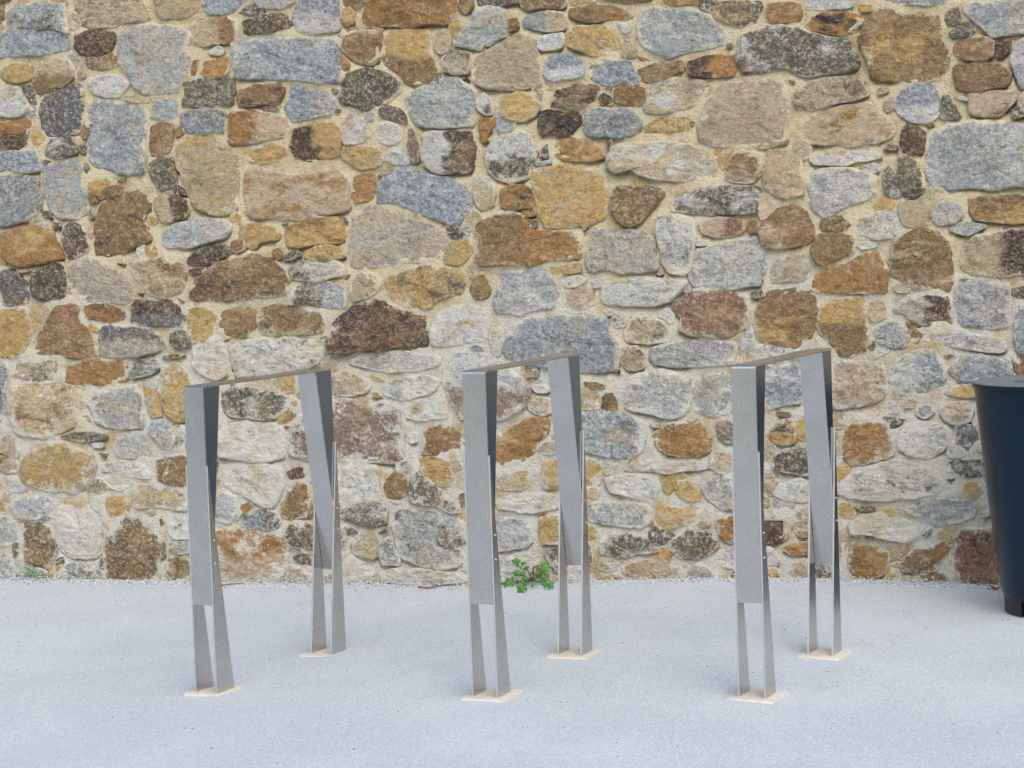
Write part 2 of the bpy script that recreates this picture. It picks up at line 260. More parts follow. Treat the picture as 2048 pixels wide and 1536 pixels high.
# ------------------------------------------------------------------ the stone wall: outlines surveyed from the photograph
# each block: tile origin in photo pixels; per stone: colour code (main, second, side of the second) and outline, 1 unit = 2.5 px
TILES = {
(0,0): """N 0,3 4,2 4,10 2,19 -2,21 -4,5;D -3,-3 9,-3 9,1 0,2;GK 7,9 18,5 35,2 51,4 52,14 55,27 45,24 35,22 20,23 6,26 4,22 8,14;BG 1,27 15,24 33,23 46,26 55,30 56,40 45,42 28,43 15,45 0,46 -3,40 0,30
TK 58,0 80,-5 112,-4 118,10 118,16 100,19 85,22 75,23 66,18 61,8;TY 122,-5 160,-8 161,1 157,9 145,14 130,16 126,8;B 164,-6 200,-8 199,2 188,8 180,11 168,11 164,5;K 191,10 198,5 212,3 212,11 200,12
DN 61,29 72,25 92,25 92,33 89,40 82,43 72,45 65,43 61,36;NK 70,47 88,43 94,47 93,52 85,55 73,54;GT 98,28 108,22 126,19 145,23 152,26 152,30 150,40 154,50 150,59 146,62 143,73 130,75 116,75 108,70 104,60 97,50 97,38;TNr 153,20 165,14 182,13 191,18 191,26 188,33 176,34 163,38 157,33 153,25
W 167,42 175,37 180,39 178,44 170,44;O 161,47 172,45 182,47 183,55 180,60 168,62 161,59;N 155,49 159,48 158,56 156,62 153,60 154,54;BW 185,34 193,31 205,32 230,30 245,32 268,32 270,36 272,52 271,66 255,67 235,64 205,63 190,63 187,52 186,42
DK 195,17 205,15 213,12 224,11 230,14 234,19 232,23 222,24 212,26 200,28 196,26;YT 0,57 10,53 24,52 26,57 26,63 15,66 5,64;PNb 30,50 45,47 55,49 59,55 60,63 55,68 45,71 33,75 28,70 28,60;P 63,57 68,55 70,60 68,64 64,63
LK 32,78 45,72 60,67 66,69 66,90 65,104 50,107 40,108 34,104 32,92;WT -3,72 14,71 20,78 23,86 18,91 8,93 -3,93;K 19,70 26,68 28,74 30,82 26,83 22,78;ODb -5,99 10,97 22,95 26,98 24,106 22,114 15,118 0,118 -5,115
KW 34,116 42,111 58,110 63,118 63,122 48,126 38,124;B -5,124 10,121 28,121 31,127 32,136 20,138 8,136 -5,138;BG -6,143 12,141 30,142 33,152 34,162 31,170 22,176 10,179 -6,179;GT 34,136 42,130 55,127 65,126 67,140 68,152 71,160 70,168 62,173 50,174 42,168 38,158 35,145
N 66,102 71,99 72,106 69,111 66,108;K 65,117 69,114 70,121 65,123;K 34,127 41,129 36,131;K 69,130 72,135 70,139 68,135;WK 72,62 85,60 100,63 104,67 99,73 95,77 84,77 74,73 71,68
BW 71,80 85,80 100,83 115,87 120,95 118,103 116,113 119,124 117,135 114,139 98,139 87,136 75,131 71,122 73,108 72,92;GW 123,81 135,80 143,82 142,96 130,96 122,94 124,88;T 100,77 118,77 121,82 110,82 101,80;KT 147,66 158,65 175,63 188,62 188,72 185,83 165,85 146,86 147,75
B 146,92 160,88 178,87 181,92 180,100 178,106 165,106 150,105 146,99;ND 191,72 204,69 222,68 227,71 225,80 222,83 208,84 193,84 190,80;NR 122,103 130,99 138,101 138,110 135,120 128,124 122,125 121,118 122,110;N 141,104 145,101 147,107 142,110
TY 142,113 150,109 166,109 176,113 184,119 190,125 193,134 191,146 190,155 188,168 180,171 168,171 156,167 152,155 150,144 143,135 142,125;KY 121,132 130,126 138,126 141,135 142,145 140,153 130,152 122,145
POl 184,92 190,88 205,90 222,92 231,94 232,100 230,110 215,112 205,113 190,116 184,114 184,105;YO 72,144 85,141 92,145 90,150 80,155 72,154;K 94,145 103,142 98,146;N 78,155 92,149 100,150 95,156 80,160;K 143,148 149,151 149,156 144,154""",
(512,0): """PO -9,137 0,135 12,137 30,141 50,139 65,136 72,138 75,145 74,155 75,167 73,169 55,172 35,175 15,174 0,175 -7,172 -9,155;Y 0,117 12,115 24,118 27,123 22,128 10,130 0,131 -9,128 -8,121
GT -2,-6 30,-6 31,2 20,7 2,6;BWb 38,-6 66,-6 66,10 67,24 55,26 40,28 33,24 31,14 34,5;N 71,-5 86,-5 87,2 80,6 72,3;ON 88,2 95,-5 160,-5 163,3 161,12 156,19 140,19 120,20 100,21 90,20 86,15;YN 70,8 76,6 79,12 78,18 72,21 69,15
N 165,-5 173,-5 173,5 169,11 164,8;KN 177,-3 200,-6 215,-5 213,2 195,3 181,5;NP 66,29 75,25 88,22 100,23 100,35 99,47 93,52 85,50 75,46 69,40 66,34;O 67,44 73,48 76,53 71,56 69,52
YNb 107,25 125,23 138,24 140,35 142,50 145,57 142,64 132,69 120,67 115,59 108,52 101,45 103,33;PN 146,25 152,24 156,30 155,40 148,43 144,38;GT 175,10 185,6 198,8 200,18 200,29 190,32 182,34 181,38 170,38 160,37 158,33 165,25 172,20;G 184,34 191,33 188,37 184,37
TK 150,46 160,42 170,43 171,52 170,59 158,59 150,57;TP 178,45 190,39 200,32 212,28 222,33 226,45 227,57 228,66 222,68 210,71 195,71 182,70 175,65 175,55;KD 69,64 78,57 90,55 102,58 110,62 116,66 115,74 108,80 97,83 90,88 82,85 72,84 67,78 69,70
BG 30,69 40,70 50,73 60,75 64,80 65,86 60,92 48,95 32,97 26,92 24,86 29,79;R 6,86 14,84 20,87 14,89 7,89;K 64,88 68,87 66,92 64,91;PW 70,92 80,88 85,93 88,102 92,108 86,114 72,116 68,108 68,98;KN 99,88 105,84 115,87 120,94 121,99 112,98 101,94
GW 119,78 130,71 142,66 152,62 160,62 168,66 176,72 174,85 175,96 172,100 150,101 132,101 126,95 121,86;WK 177,80 183,75 188,80 190,90 185,92 178,87;YP 198,77 210,73 220,75 227,84 223,92 214,96 203,94 197,92 199,85;WP 95,101 105,98 113,101 116,110 112,114 103,115 96,110
YDl 33,103 45,101 60,99 67,101 69,115 68,124 60,127 40,128 32,126 28,118 31,109;YT 71,121 80,117 95,117 101,121 103,128 97,134 85,137 75,131 70,126;WG 107,122 113,117 120,118 124,125 122,132 110,131 104,128;QK 122,104 126,104 129,117 131,128 125,130 123,118
DWl 133,108 140,105 155,105 172,106 175,114 175,125 173,137 160,139 145,138 137,133 134,125 135,116;KQ 17,132 30,130 50,130 70,132 60,134 30,135;O 179,96 190,95 191,100 186,106 185,113 181,113;WKb 187,118 198,108 212,104 221,112 226,120 220,130 217,142 205,146 195,143 186,136 186,126
ON 79,143 90,139 97,140 97,150 93,159 80,163 77,155;D 98,140 102,141 99,144;BG 106,141 115,134 128,136 140,140 155,143 168,149 172,160 170,168 165,176 158,181 145,175 130,170 115,163 97,163 98,152;TW 175,142 188,143 191,150 190,163 180,168 176,160;OD 196,152 205,149 217,150 221,155 220,166 205,167 196,165
K 144,60 149,58 147,66 144,67;X 165,64 170,63 172,67;G 88,92 94,91 94,97 90,98;K 61,71 66,72 64,75""",
(1024,0): """NK 7,-4 40,-6 43,3 38,7 25,6 12,8 7,4;N -3,16 4,15 5,20 2,25 -3,25;BPr 10,15 22,11 40,10 44,17 46,23 35,24 20,23 10,21;NO 47,7 60,4 78,5 90,8 97,14 92,16 78,16 62,18 50,15 46,12;N 70,-4 111,-5 111,1 95,2 80,1
NY 118,-5 150,-5 151,4 140,4 125,3;GW 104,8 115,5 128,8 145,8 158,12 166,21 173,29 168,36 155,39 145,40 130,45 118,43 108,39 103,34 101,22;WG 22,30 40,27 41,34 38,38 25,40 21,37;YW 45,25 55,22 70,21 78,24 85,32 88,39 82,44 65,43 50,40 43,35
WK 85,19 94,18 95,25 90,27;W 91,28 95,28 94,33 91,32;TK 90,38 96,34 100,39 99,46 93,47 89,43;N 101,45 111,48 103,48;KY 161,8 170,2 185,-2 198,2 201,10 196,18 182,22 172,18 163,14;BWb 30,46 42,43 55,48 58,52 57,62 45,63 33,65 26,60
B 62,53 72,48 85,50 93,50 96,58 102,62 101,67 94,69 88,65 78,67 65,64 62,59;NT 102,55 115,51 135,49 137,57 125,62 112,65 105,63;ODl 141,49 160,46 176,45 179,53 177,60 165,61 150,61 142,60
KW 181,30 190,25 205,21 216,20 226,23 238,28 255,30 270,30 275,37 278,46 276,55 262,58 245,60 232,61 222,55 200,58 185,58 181,50 182,40;K 172,36 176,34 177,39 173,40;DR 35,73 50,69 68,68 70,71 66,80 55,85 40,86 32,85 34,80;D 70,78 75,74 80,79 81,83 72,84
NO 82,72 90,69 105,71 106,78 104,84 90,84 83,82;TW 110,68 130,63 150,64 160,68 156,76 148,85 135,87 120,91 108,91 105,85 108,78;XD 22,91 30,89 40,91 50,89 54,92 54,99 48,105 45,109 30,107 23,107 21,99;BG 60,88 75,87 92,87 98,92 104,100 102,105 88,110 70,110 62,108 58,98
YK 107,101 118,95 130,94 140,93 143,100 142,105 125,105 106,106;PT 152,95 158,82 168,70 180,63 195,62 208,63 218,67 220,80 220,95 222,108 218,115 205,117 190,119 172,118 160,117 152,112 149,103;YO 35,114 48,110 60,113 70,120 75,126 65,129 50,129 38,126 34,120
K 24,120 29,115 30,126 24,127;K 77,114 80,111 80,117 77,119;G 18,131 30,128 32,131 20,133;PW 80,118 92,115 105,114 130,115 150,118 160,122 165,132 163,144 150,143 138,145 118,143 105,140 98,135 85,139 77,135 78,125;YT 15,139 25,134 40,133 55,135 68,141 76,148 76,160 74,172 65,177 45,181 28,181 22,172 18,155
Y 98,144 108,146 111,150 100,149;NP 173,130 180,123 192,122 200,128 199,138 194,144 178,145 172,142;NK 85,150 100,149 118,150 122,156 110,168 102,178 93,181 86,176 80,168 80,158;KW 128,154 140,151 165,149 195,149 198,158 197,170 180,172 150,170 128,169 126,160;N 143,97 147,98 145,102;N 74,71 80,70 80,72""",
(1536,0): """OT 0,4 12,3 24,4 27,10 25,17 12,17 3,17 0,12;WB 28,-4 65,-5 69,4 60,7 45,7 32,7;OX 35,14 45,11 62,10 75,13 76,18 70,24 60,28 48,27 36,24 31,20;Y 73,4 82,4 84,9 74,9;GB 90,-5 158,-5 155,3 140,4 125,4 108,4 96,2
NY 82,12 90,9 105,9 125,10 138,13 140,22 140,32 146,38 145,50 142,58 138,63 118,64 95,64 83,61 82,50 78,40 77,28 78,18;N 72,29 76,30 76,36 72,36;KN 143,10 152,6 154,14 152,20 145,21 142,16;KN 146,26 155,20 162,16 166,26 160,29 148,31;GB 157,6 165,2 185,3 210,2 215,25 195,27 180,28 172,22 163,15 158,11
NP 150,36 160,31 175,30 180,33 180,45 172,48 157,47 149,43;DO 183,33 193,32 193,40 186,46 181,44;GW 197,38 205,30 212,30 214,70 202,69 198,60 194,50;NR 150,53 165,52 185,52 194,57 192,65 188,69 172,71 158,73 151,71 149,62;PN 160,75 180,74 198,73 201,77 193,86 185,91 168,92 161,89 163,82;W 149,77 160,78 160,81 152,79
TK 22,74 32,68 48,63 62,62 75,65 80,72 81,76 68,80 50,83 35,88 23,88 21,80;N 16,64 22,65 21,67;T 88,71 94,69 97,73 88,76;BWb 102,77 108,72 118,68 130,69 137,73 138,82 137,92 130,97 115,97 104,91 101,84;KW 140,78 145,77 148,85 154,93 150,95 139,94;T 94,82 100,78 100,87 96,90 93,87;K 195,88 203,86 205,92 197,95
PO 35,93 50,89 65,86 80,82 88,89 97,96 101,103 98,108 92,112 78,116 65,117 58,114 48,116 35,115 27,111 26,102;DN 110,102 115,100 126,106 125,114 123,122 112,121 107,116 108,108;GW 128,106 145,100 165,98 185,99 205,100 212,110 212,150 195,149 180,151 160,148 145,151 130,147 126,135 128,125 125,115
WP 35,123 50,121 70,121 85,121 91,126 80,129 60,131 38,132 34,128;K 92,119 98,115 104,117 103,120;KN 104,127 112,124 119,125 122,132 123,145 124,155 118,158 110,156 105,145;PO 0,121 12,120 20,123 26,128 28,142 27,155 15,158 5,156 -2,150 -4,138 -2,128;WB 36,140 45,136 60,134 80,137 88,142 87,155 80,160 68,164 58,168 48,174 40,172 35,163 33,150
WK 75,133 85,131 90,135 88,138 78,138;KW 93,136 98,134 103,145 104,157 96,157 93,148;N 127,99 132,99 130,102""",
(0,384): """K 34,15 41,16 42,20 36,20;OY 0,34 15,28 30,27 42,31 46,40 50,48 51,53 40,56 28,58 12,59 2,52 -3,42;ND 76,28 80,12 88,2 98,-3 112,-2 120,0 121,12 116,22 121,30 122,38 112,42 102,47 88,50 77,50 76,40;TDr 125,5 138,0 142,4 151,6 152,15 148,20 132,24 127,17 125,12
K 42,24 50,25 48,29 43,28;DK 53,28 58,24 65,27 69,35 71,44 67,49 57,53 53,45 51,36;T 72,28 75,27 74,38 71,36;GW 130,32 140,26 155,22 172,22 185,25 184,31 178,37 165,41 150,44 135,45 128,40;DL 151,52 160,46 178,42 185,45 184,49 172,56 155,58 150,55;N 187,40 194,38 196,45 190,48 186,46
YT 193,26 205,25 218,28 225,33 223,38 208,39 205,44 198,42 192,36;X 94,57 101,58 100,60;LD 3,64 10,62 14,66 21,74 24,82 23,88 15,89 4,88 2,78;DK 27,65 38,60 50,57 54,63 54,72 52,82 45,85 33,86 27,82 26,72;TN 14,63 24,61 26,63 15,65;ST 57,58 70,52 80,56 92,63 103,70 110,77 107,84 102,89 90,88 75,87 62,85 58,75 56,65
TN 105,56 120,54 135,55 150,58 150,68 147,78 138,84 128,84 118,80 112,72 107,64;T 54,76 57,75 58,81 54,81;D 111,81 116,81 115,84 112,83;D 152,62 162,61 160,65 153,66;ND 152,80 156,70 166,64 175,58 190,52 205,49 218,53 230,62 231,72 229,82 218,84 205,84 190,86 175,88 160,88 152,86;N 142,84 149,88 146,89
LDt 107,94 108,86 120,88 128,88 136,86 144,92 149,97 146,108 135,107 118,106 105,104;OD 67,92 78,90 92,91 101,96 100,102 90,104 78,102 70,102;NR 40,100 45,94 58,90 64,92 64,100 70,108 76,118 79,131 65,132 50,130 30,129 26,126 28,118;YP 27,92 33,89 40,94 36,103 29,113 25,113 26,103;YO -3,96 10,93 22,94 24,105 24,116 20,126 15,132 -3,132
SLt 81,108 90,106 110,108 125,112 133,117 134,124 125,128 110,131 95,132 81,130 80,118;Y 72,106 79,108 79,112 74,111;Y 151,96 160,92 173,94 175,102 172,112 166,118 155,120 152,110;KT 137,113 145,111 152,113 153,124 142,126 137,120;NY 178,96 190,93 204,93 205,102 204,110 195,116 183,114 177,108;O 179,119 187,116 182,120
WY 155,124 165,119 175,115 180,122 181,135 180,147 172,150 162,146 155,138;K 130,131 148,129 145,132 132,133;TK 10,140 18,135 30,135 45,135 46,142 43,150 28,150 10,147;ON 52,136 65,135 80,135 102,136 104,148 98,152 80,153 60,153 51,152 50,142;KG 106,138 115,135 125,134 128,140 122,144 112,147 104,149;B -5,137 7,137 8,145 5,150 5,160 4,176 -5,176
YT 130,145 140,137 148,143 155,152 153,165 148,183 140,183 133,175 128,160;WK 185,124 195,119 215,117 235,116 250,119 258,125 260,132 253,138 245,142 225,145 205,147 190,148 186,138;N 71,2 76,1 78,8 73,9;B 72,14 75,13 75,21 73,21""",
(512,384): """YN 25,29 38,23 50,20 65,20 69,27 72,36 65,40 50,41 35,44 27,43 24,36;K 20,25 26,25 23,27;OR 13,47 19,45 22,52 18,54;K 24,50 33,47 37,50 30,54 23,55;YK 41,48 50,43 65,44 70,45 71,52 60,54 45,55 40,52;WK 28,60 38,56 52,58 63,55 69,60 69,67 55,69 40,71 28,70 26,66
GKl 30,78 42,73 58,72 70,74 72,85 71,93 60,93 48,90 28,90 26,85;ST 77,20 90,11 105,14 120,19 135,24 150,29 153,36 151,45 146,53 138,56 120,56 100,60 80,61 75,55 75,40 77,30;YT 155,42 163,38 170,40 172,50 163,57 152,57 151,50;PN 77,70 85,65 95,66 100,72 99,79 90,83 80,87 76,82
YK 104,70 115,66 130,61 145,60 160,60 168,66 168,75 165,82 152,84 142,88 140,92 125,92 112,88 106,80;NO 172,78 178,67 184,70 188,79 185,84 176,85;NOr 175,25 190,19 205,17 218,22 224,30 235,31 252,32 259,38 261,46 258,53 245,54 232,55 220,58 200,58 180,59 176,54 176,40
GW 193,66 200,64 215,62 232,63 238,72 240,82 237,92 225,95 212,98 200,97 192,96 190,90 192,82 197,72;NT 5,94 15,90 35,92 50,97 55,104 52,113 42,114 25,114 10,114 3,110 2,102;DN 62,106 70,99 80,91 92,88 103,89 112,93 125,97 136,99 137,110 137,124 125,126 110,125 100,127 85,126 72,131 60,129 58,122 60,115
WY 145,98 155,92 172,89 182,95 185,103 184,112 183,120 170,120 155,122 142,122 141,112;K 51,117 60,114 55,118;WG 75,135 85,130 100,128 120,128 145,130 148,134 145,140 130,143 110,144 90,141 78,138;W 189,110 196,108 198,118 195,130 190,130 188,120;B 171,124 180,123 182,126 174,127
QWt 152,138 160,128 175,126 190,133 205,143 216,152 219,162 214,173 203,180 190,183 178,184 165,181 157,170 151,155;Y 92,146 100,149 104,151 97,151;PS 60,147 72,143 84,148 92,152 88,160 75,162 62,163 58,155;WB 102,153 115,148 135,147 145,151 142,160 128,164 115,166 105,162;N 70,67 76,66 73,70;K 70,19 73,21 72,24;G 166,26 171,27 168,29""",
(1024,384): """O 8,15 18,15 19,19 9,20;KT 10,23 20,22 20,28 12,28;SG 60,33 68,29 85,31 105,31 113,36 115,48 116,62 100,64 80,63 63,64 60,55 61,42;WK 117,20 135,20 144,23 147,35 144,50 142,63 138,65 125,63 120,58 119,45 116,32;PRr 150,25 165,21 185,22 186,30 180,34 165,36 153,33
N 189,24 196,23 196,32 190,33;GW 145,52 150,47 165,42 180,38 195,37 202,45 202,58 199,70 198,76 185,75 165,77 150,76 142,70 142,60;WT 147,40 155,39 156,43 148,43;NP 197,30 205,20 215,11 225,10 236,16 241,28 242,36 238,42 225,45 210,46 200,42;YP 41,60 50,56 56,58 56,64 42,65;Y 31,60 38,60 38,66 33,65
WK 40,70 52,67 60,70 55,74 42,76;PN 42,80 52,76 64,77 66,88 62,93 45,93 42,88;WG 74,73 85,69 105,69 125,70 139,71 140,75 132,81 125,88 115,91 95,91 75,90 71,86 73,80;W 64,71 70,70 71,76 66,77;G 136,77 143,76 145,80 138,80;RQ 135,85 148,78 162,78 175,81 186,87 188,95 187,108 178,114 170,117 155,115 142,114 133,110 136,100 128,95 130,89
K 192,80 200,78 203,83 193,85;NY 195,95 202,82 215,79 235,77 242,80 245,95 241,112 238,122 228,124 210,120 198,119 194,108;BG 0,105 15,102 30,101 45,98 65,99 78,102 82,110 83,118 88,122 86,135 82,142 65,144 55,144 35,142 15,138 -3,132 -8,125 -5,112;W 74,95 80,94 83,97 77,99
TK 92,107 98,100 110,101 122,103 127,110 124,120 105,121 93,119 90,112;TK 88,132 92,124 100,123 105,130 105,140 100,142 92,142 89,138;GW 110,126 125,121 145,119 165,119 179,119 180,128 178,138 165,139 145,138 130,140 115,138 110,132;O 81,143 86,141 84,144
GW 85,152 100,146 115,143 130,144 140,149 143,160 142,172 137,178 130,181 115,178 100,175 88,170 83,162;GW 145,152 155,147 170,145 178,150 180,165 177,178 160,178 148,176 145,165;WK 183,128 195,122 212,124 228,130 225,138 205,142 186,136;T 56,27 62,25 58,31;G 115,65 122,65 118,67""",
(1536,384): """G 94,-2 108,-2 106,3 98,4;K 110,-3 125,-3 124,2 115,3;NK 43,23 52,20 62,19 67,24 65,28 58,31 44,30;WP 72,22 85,18 100,14 108,20 106,30 100,36 85,37 75,34 70,28;TO 105,10 115,8 128,9 131,16 128,25 118,29 108,25;GT 135,12 145,8 154,10 155,18 150,24 138,26 132,20
NY 160,6 175,3 190,3 212,4 214,24 195,25 180,23 167,22 162,15;G 146,28 155,25 172,26 174,28 160,34 146,31;NO 38,42 42,35 55,34 68,35 69,43 67,50 55,54 45,58 40,57 36,48;WK 70,41 85,40 88,44 75,46;TW 3,68 6,55 15,52 28,51 33,58 34,68 28,71 15,71 5,72;ON 40,65 55,59 70,53 80,49 90,47 94,55 95,68 93,80 75,80 55,81 40,82 36,76 37,70
NP 100,42 110,33 125,28 138,32 145,40 146,55 148,70 144,79 130,77 115,75 100,72 97,65 99,52;TDr 158,42 165,35 180,33 195,31 212,33 214,67 195,67 183,66 165,66 155,63 155,50;T 100,75 115,77 112,81 102,80;N 153,70 160,69 158,71;YNb 42,95 48,87 60,85 73,85 78,95 80,108 81,118 78,127 68,131 58,130 53,122 45,115 39,106
PN 83,90 88,86 93,90 94,100 85,104 81,100;SDr 100,93 105,88 118,86 130,83 147,84 148,95 147,107 138,108 125,105 112,100 102,96;GB 152,76 165,72 180,72 193,74 195,90 193,108 180,109 165,107 153,105 152,90;B 199,92 212,87 214,128 200,127 197,112;K 194,78 205,76 212,80 205,84 196,82
GK 87,108 100,104 110,108 113,115 110,124 100,125 90,120 86,114;WG 123,116 135,112 150,111 170,115 188,117 191,124 185,129 172,128 155,124 138,122 126,120;WG 60,135 75,128 95,124 97,128 85,133 65,137;PW 50,140 70,137 90,136 96,145 95,160 88,168 72,171 55,173 50,165
BWl 98,142 105,134 118,128 132,127 138,136 141,145 139,153 125,158 108,161 100,155;BW 145,142 155,133 170,131 188,135 196,140 193,148 175,150 160,151 147,147;N 141,130 150,130 145,133;B 150,152 180,151 205,148 210,153 180,156 158,155;BW -5,135 8,131 24,131 26,145 26,168 12,170 -2,173 -6,160;K 82,120 86,118 85,126 82,127""",
(0,768): """TN 9,12 12,2 25,-2 45,-1 56,2 58,12 61,22 61,32 50,38 35,42 20,41 13,38 10,28 8,18;GT 70,10 85,5 100,2 108,0 112,10 114,22 115,34 100,35 85,33 78,30 75,20 70,14;YG 115,2 124,0 127,12 130,25 122,26 118,18;GB 121,36 125,29 133,30 139,35 140,46 136,53 131,52 127,45 121,40
GT 90,48 95,42 108,39 118,41 122,48 126,54 122,58 110,59 97,58 92,54;KT 49,42 60,38 75,39 86,40 84,44 72,46 60,45;W 73,47 83,47 82,51 76,50;PN 0,43 10,41 15,44 16,53 14,58 5,56 -3,52;TN 0,58 12,59 15,64 14,71 4,69 -3,66;YT 20,60 28,50 40,46 55,47 65,53 75,58 77,63 73,73 68,82 60,87 48,86 35,84 25,81 18,74 19,66
N 80,55 88,56 83,58;WB 82,66 90,62 105,62 115,64 120,72 121,76 110,75 95,71 84,70;ND 122,62 130,58 142,58 155,59 160,68 158,80 148,82 138,80 128,78 123,70;WY 0,76 10,74 18,79 22,85 15,87 5,83;TK 66,87 75,77 80,75 86,80 92,84 82,87 72,89;W 88,83 100,80 105,83 98,85
PT 108,85 112,79 125,82 140,83 150,86 151,95 149,101 140,101 128,97 112,99 107,93;GB 11,93 25,90 38,90 45,93 42,101 36,105 25,107 15,106 12,100;Y 86,92 95,90 101,91 98,102 94,107 88,105 86,98;Y 102,95 105,94 104,101 102,100;WG 46,98 55,97 65,96 75,98 82,103 86,112 85,122 83,132 76,138 65,138 55,137 48,130 46,118 47,108
GW -5,107 5,106 13,111 16,118 14,126 5,129 -5,128;NK 20,112 30,111 40,114 43,122 46,130 43,140 38,148 28,143 20,140 19,128 21,118;T 33,107 42,104 42,108 35,109;NK 86,122 95,113 103,106 110,105 116,111 124,117 128,126 128,140 129,152 125,160 110,163 92,161 85,155 84,145 84,132;T 112,101 125,101 129,104 120,106;N 128,108 132,105 132,112 129,114
WK 135,106 148,104 153,108 152,122 142,123 136,119;G 137,127 150,126 153,135 140,135 136,132;NT 132,141 140,138 153,140 155,152 150,160 140,158 133,148;K 11,128 15,127 15,138 11,138;K 43,144 48,139 52,138 48,144;K 82,138 84,143 83,148 81,145;GW -5,137 6,135 12,140 14,150 10,158 -5,158;GK 48,150 60,143 72,145 82,150 84,158 70,161 55,160 48,157
KG 22,152 30,147 38,150 36,158 25,158;K 130,125 132,122 133,135 130,140;KW 178,8 188,2 205,4 218,7 231,10 229,20 220,27 208,28 190,27 179,22;WP 176,38 180,32 200,31 218,31 226,35 228,48 227,58 212,62 200,62 185,60 175,58;WT 178,65 195,63 212,65 225,68 228,80 222,92 217,98 205,95 192,87 182,82 177,75
GW 172,90 180,87 190,90 189,103 186,111 178,111 172,108;O 192,98 200,94 204,98 198,102 192,101;KB 190,110 197,103 210,100 222,102 225,110 220,117 205,118 194,115;POt 172,117 185,115 200,117 215,120 228,122 231,130 230,142 228,152 222,160 205,161 188,161 175,158 173,150 173,135""",
(512,768): """QD 27,55 28,40 35,25 45,15 60,10 75,12 85,17 100,14 112,18 119,24 119,38 117,48 120,60 112,64 95,62 80,63 65,62 50,62 38,60 30,58;Y 92,7 98,7 102,10 95,11;WY 122,22 128,15 140,11 150,14 153,22 153,28 140,28 128,29 121,27;NO 136,36 150,34 160,36 165,42 163,50 157,56 145,57 133,56 134,48
YO 132,60 145,59 155,62 158,72 156,80 150,82 140,77 133,70 131,64;W 122,40 129,37 130,46 124,47;KN 125,75 130,71 138,77 147,84 150,92 162,95 164,102 156,103 146,97 135,96 125,94 123,84;NO 105,78 110,71 118,72 121,78 121,88 115,91 105,90 103,82;W 107,93 120,93 118,95 110,95;D 25,70 32,67 41,68 38,74 28,76
NO 21,95 28,85 33,78 41,82 42,95 40,105 30,107 21,106;KN 26,112 35,110 46,113 48,130 45,136 35,134 27,130 24,120;WK 66,68 80,66 95,67 101,72 102,85 100,93 92,93 82,95 70,98 64,92 64,78;KW 66,100 75,97 90,94 101,95 105,102 104,112 92,114 80,110 68,106;TP 74,130 80,122 92,117 96,124 97,135 95,139 85,137 77,134
N 74,116 78,115 81,117 76,119;K 98,119 106,115 106,120;GK 98,127 106,123 110,131 115,139 114,145 102,144 99,136;GK 108,105 115,97 130,100 145,103 160,106 168,112 168,128 166,140 160,146 145,148 130,144 118,140 113,130 110,118;KW 67,118 72,114 74,122 72,132 67,132;K 30,138 40,137 46,140 45,145 35,143
WY 68,145 78,137 88,143 95,150 92,158 78,160 68,160;WR 98,150 115,147 130,148 150,150 168,153 170,158 155,160 135,160 115,160 100,158;TK 26,145 35,147 45,153 44,159 35,160 25,158;OY 193,40 205,34 220,28 232,27 234,32 233,40 226,46 223,55 220,61 208,64 195,66 188,60 188,48;TY 192,78 198,72 212,70 219,69 218,80 214,84 200,85 193,84
WT 192,92 210,88 230,87 243,90 245,98 235,101 212,102 195,100;GW 186,110 200,107 215,109 222,115 221,125 215,129 200,133 188,133;T 155,62 163,60 166,68 160,70;YO 157,155 163,153 168,156 168,160 158,160""",
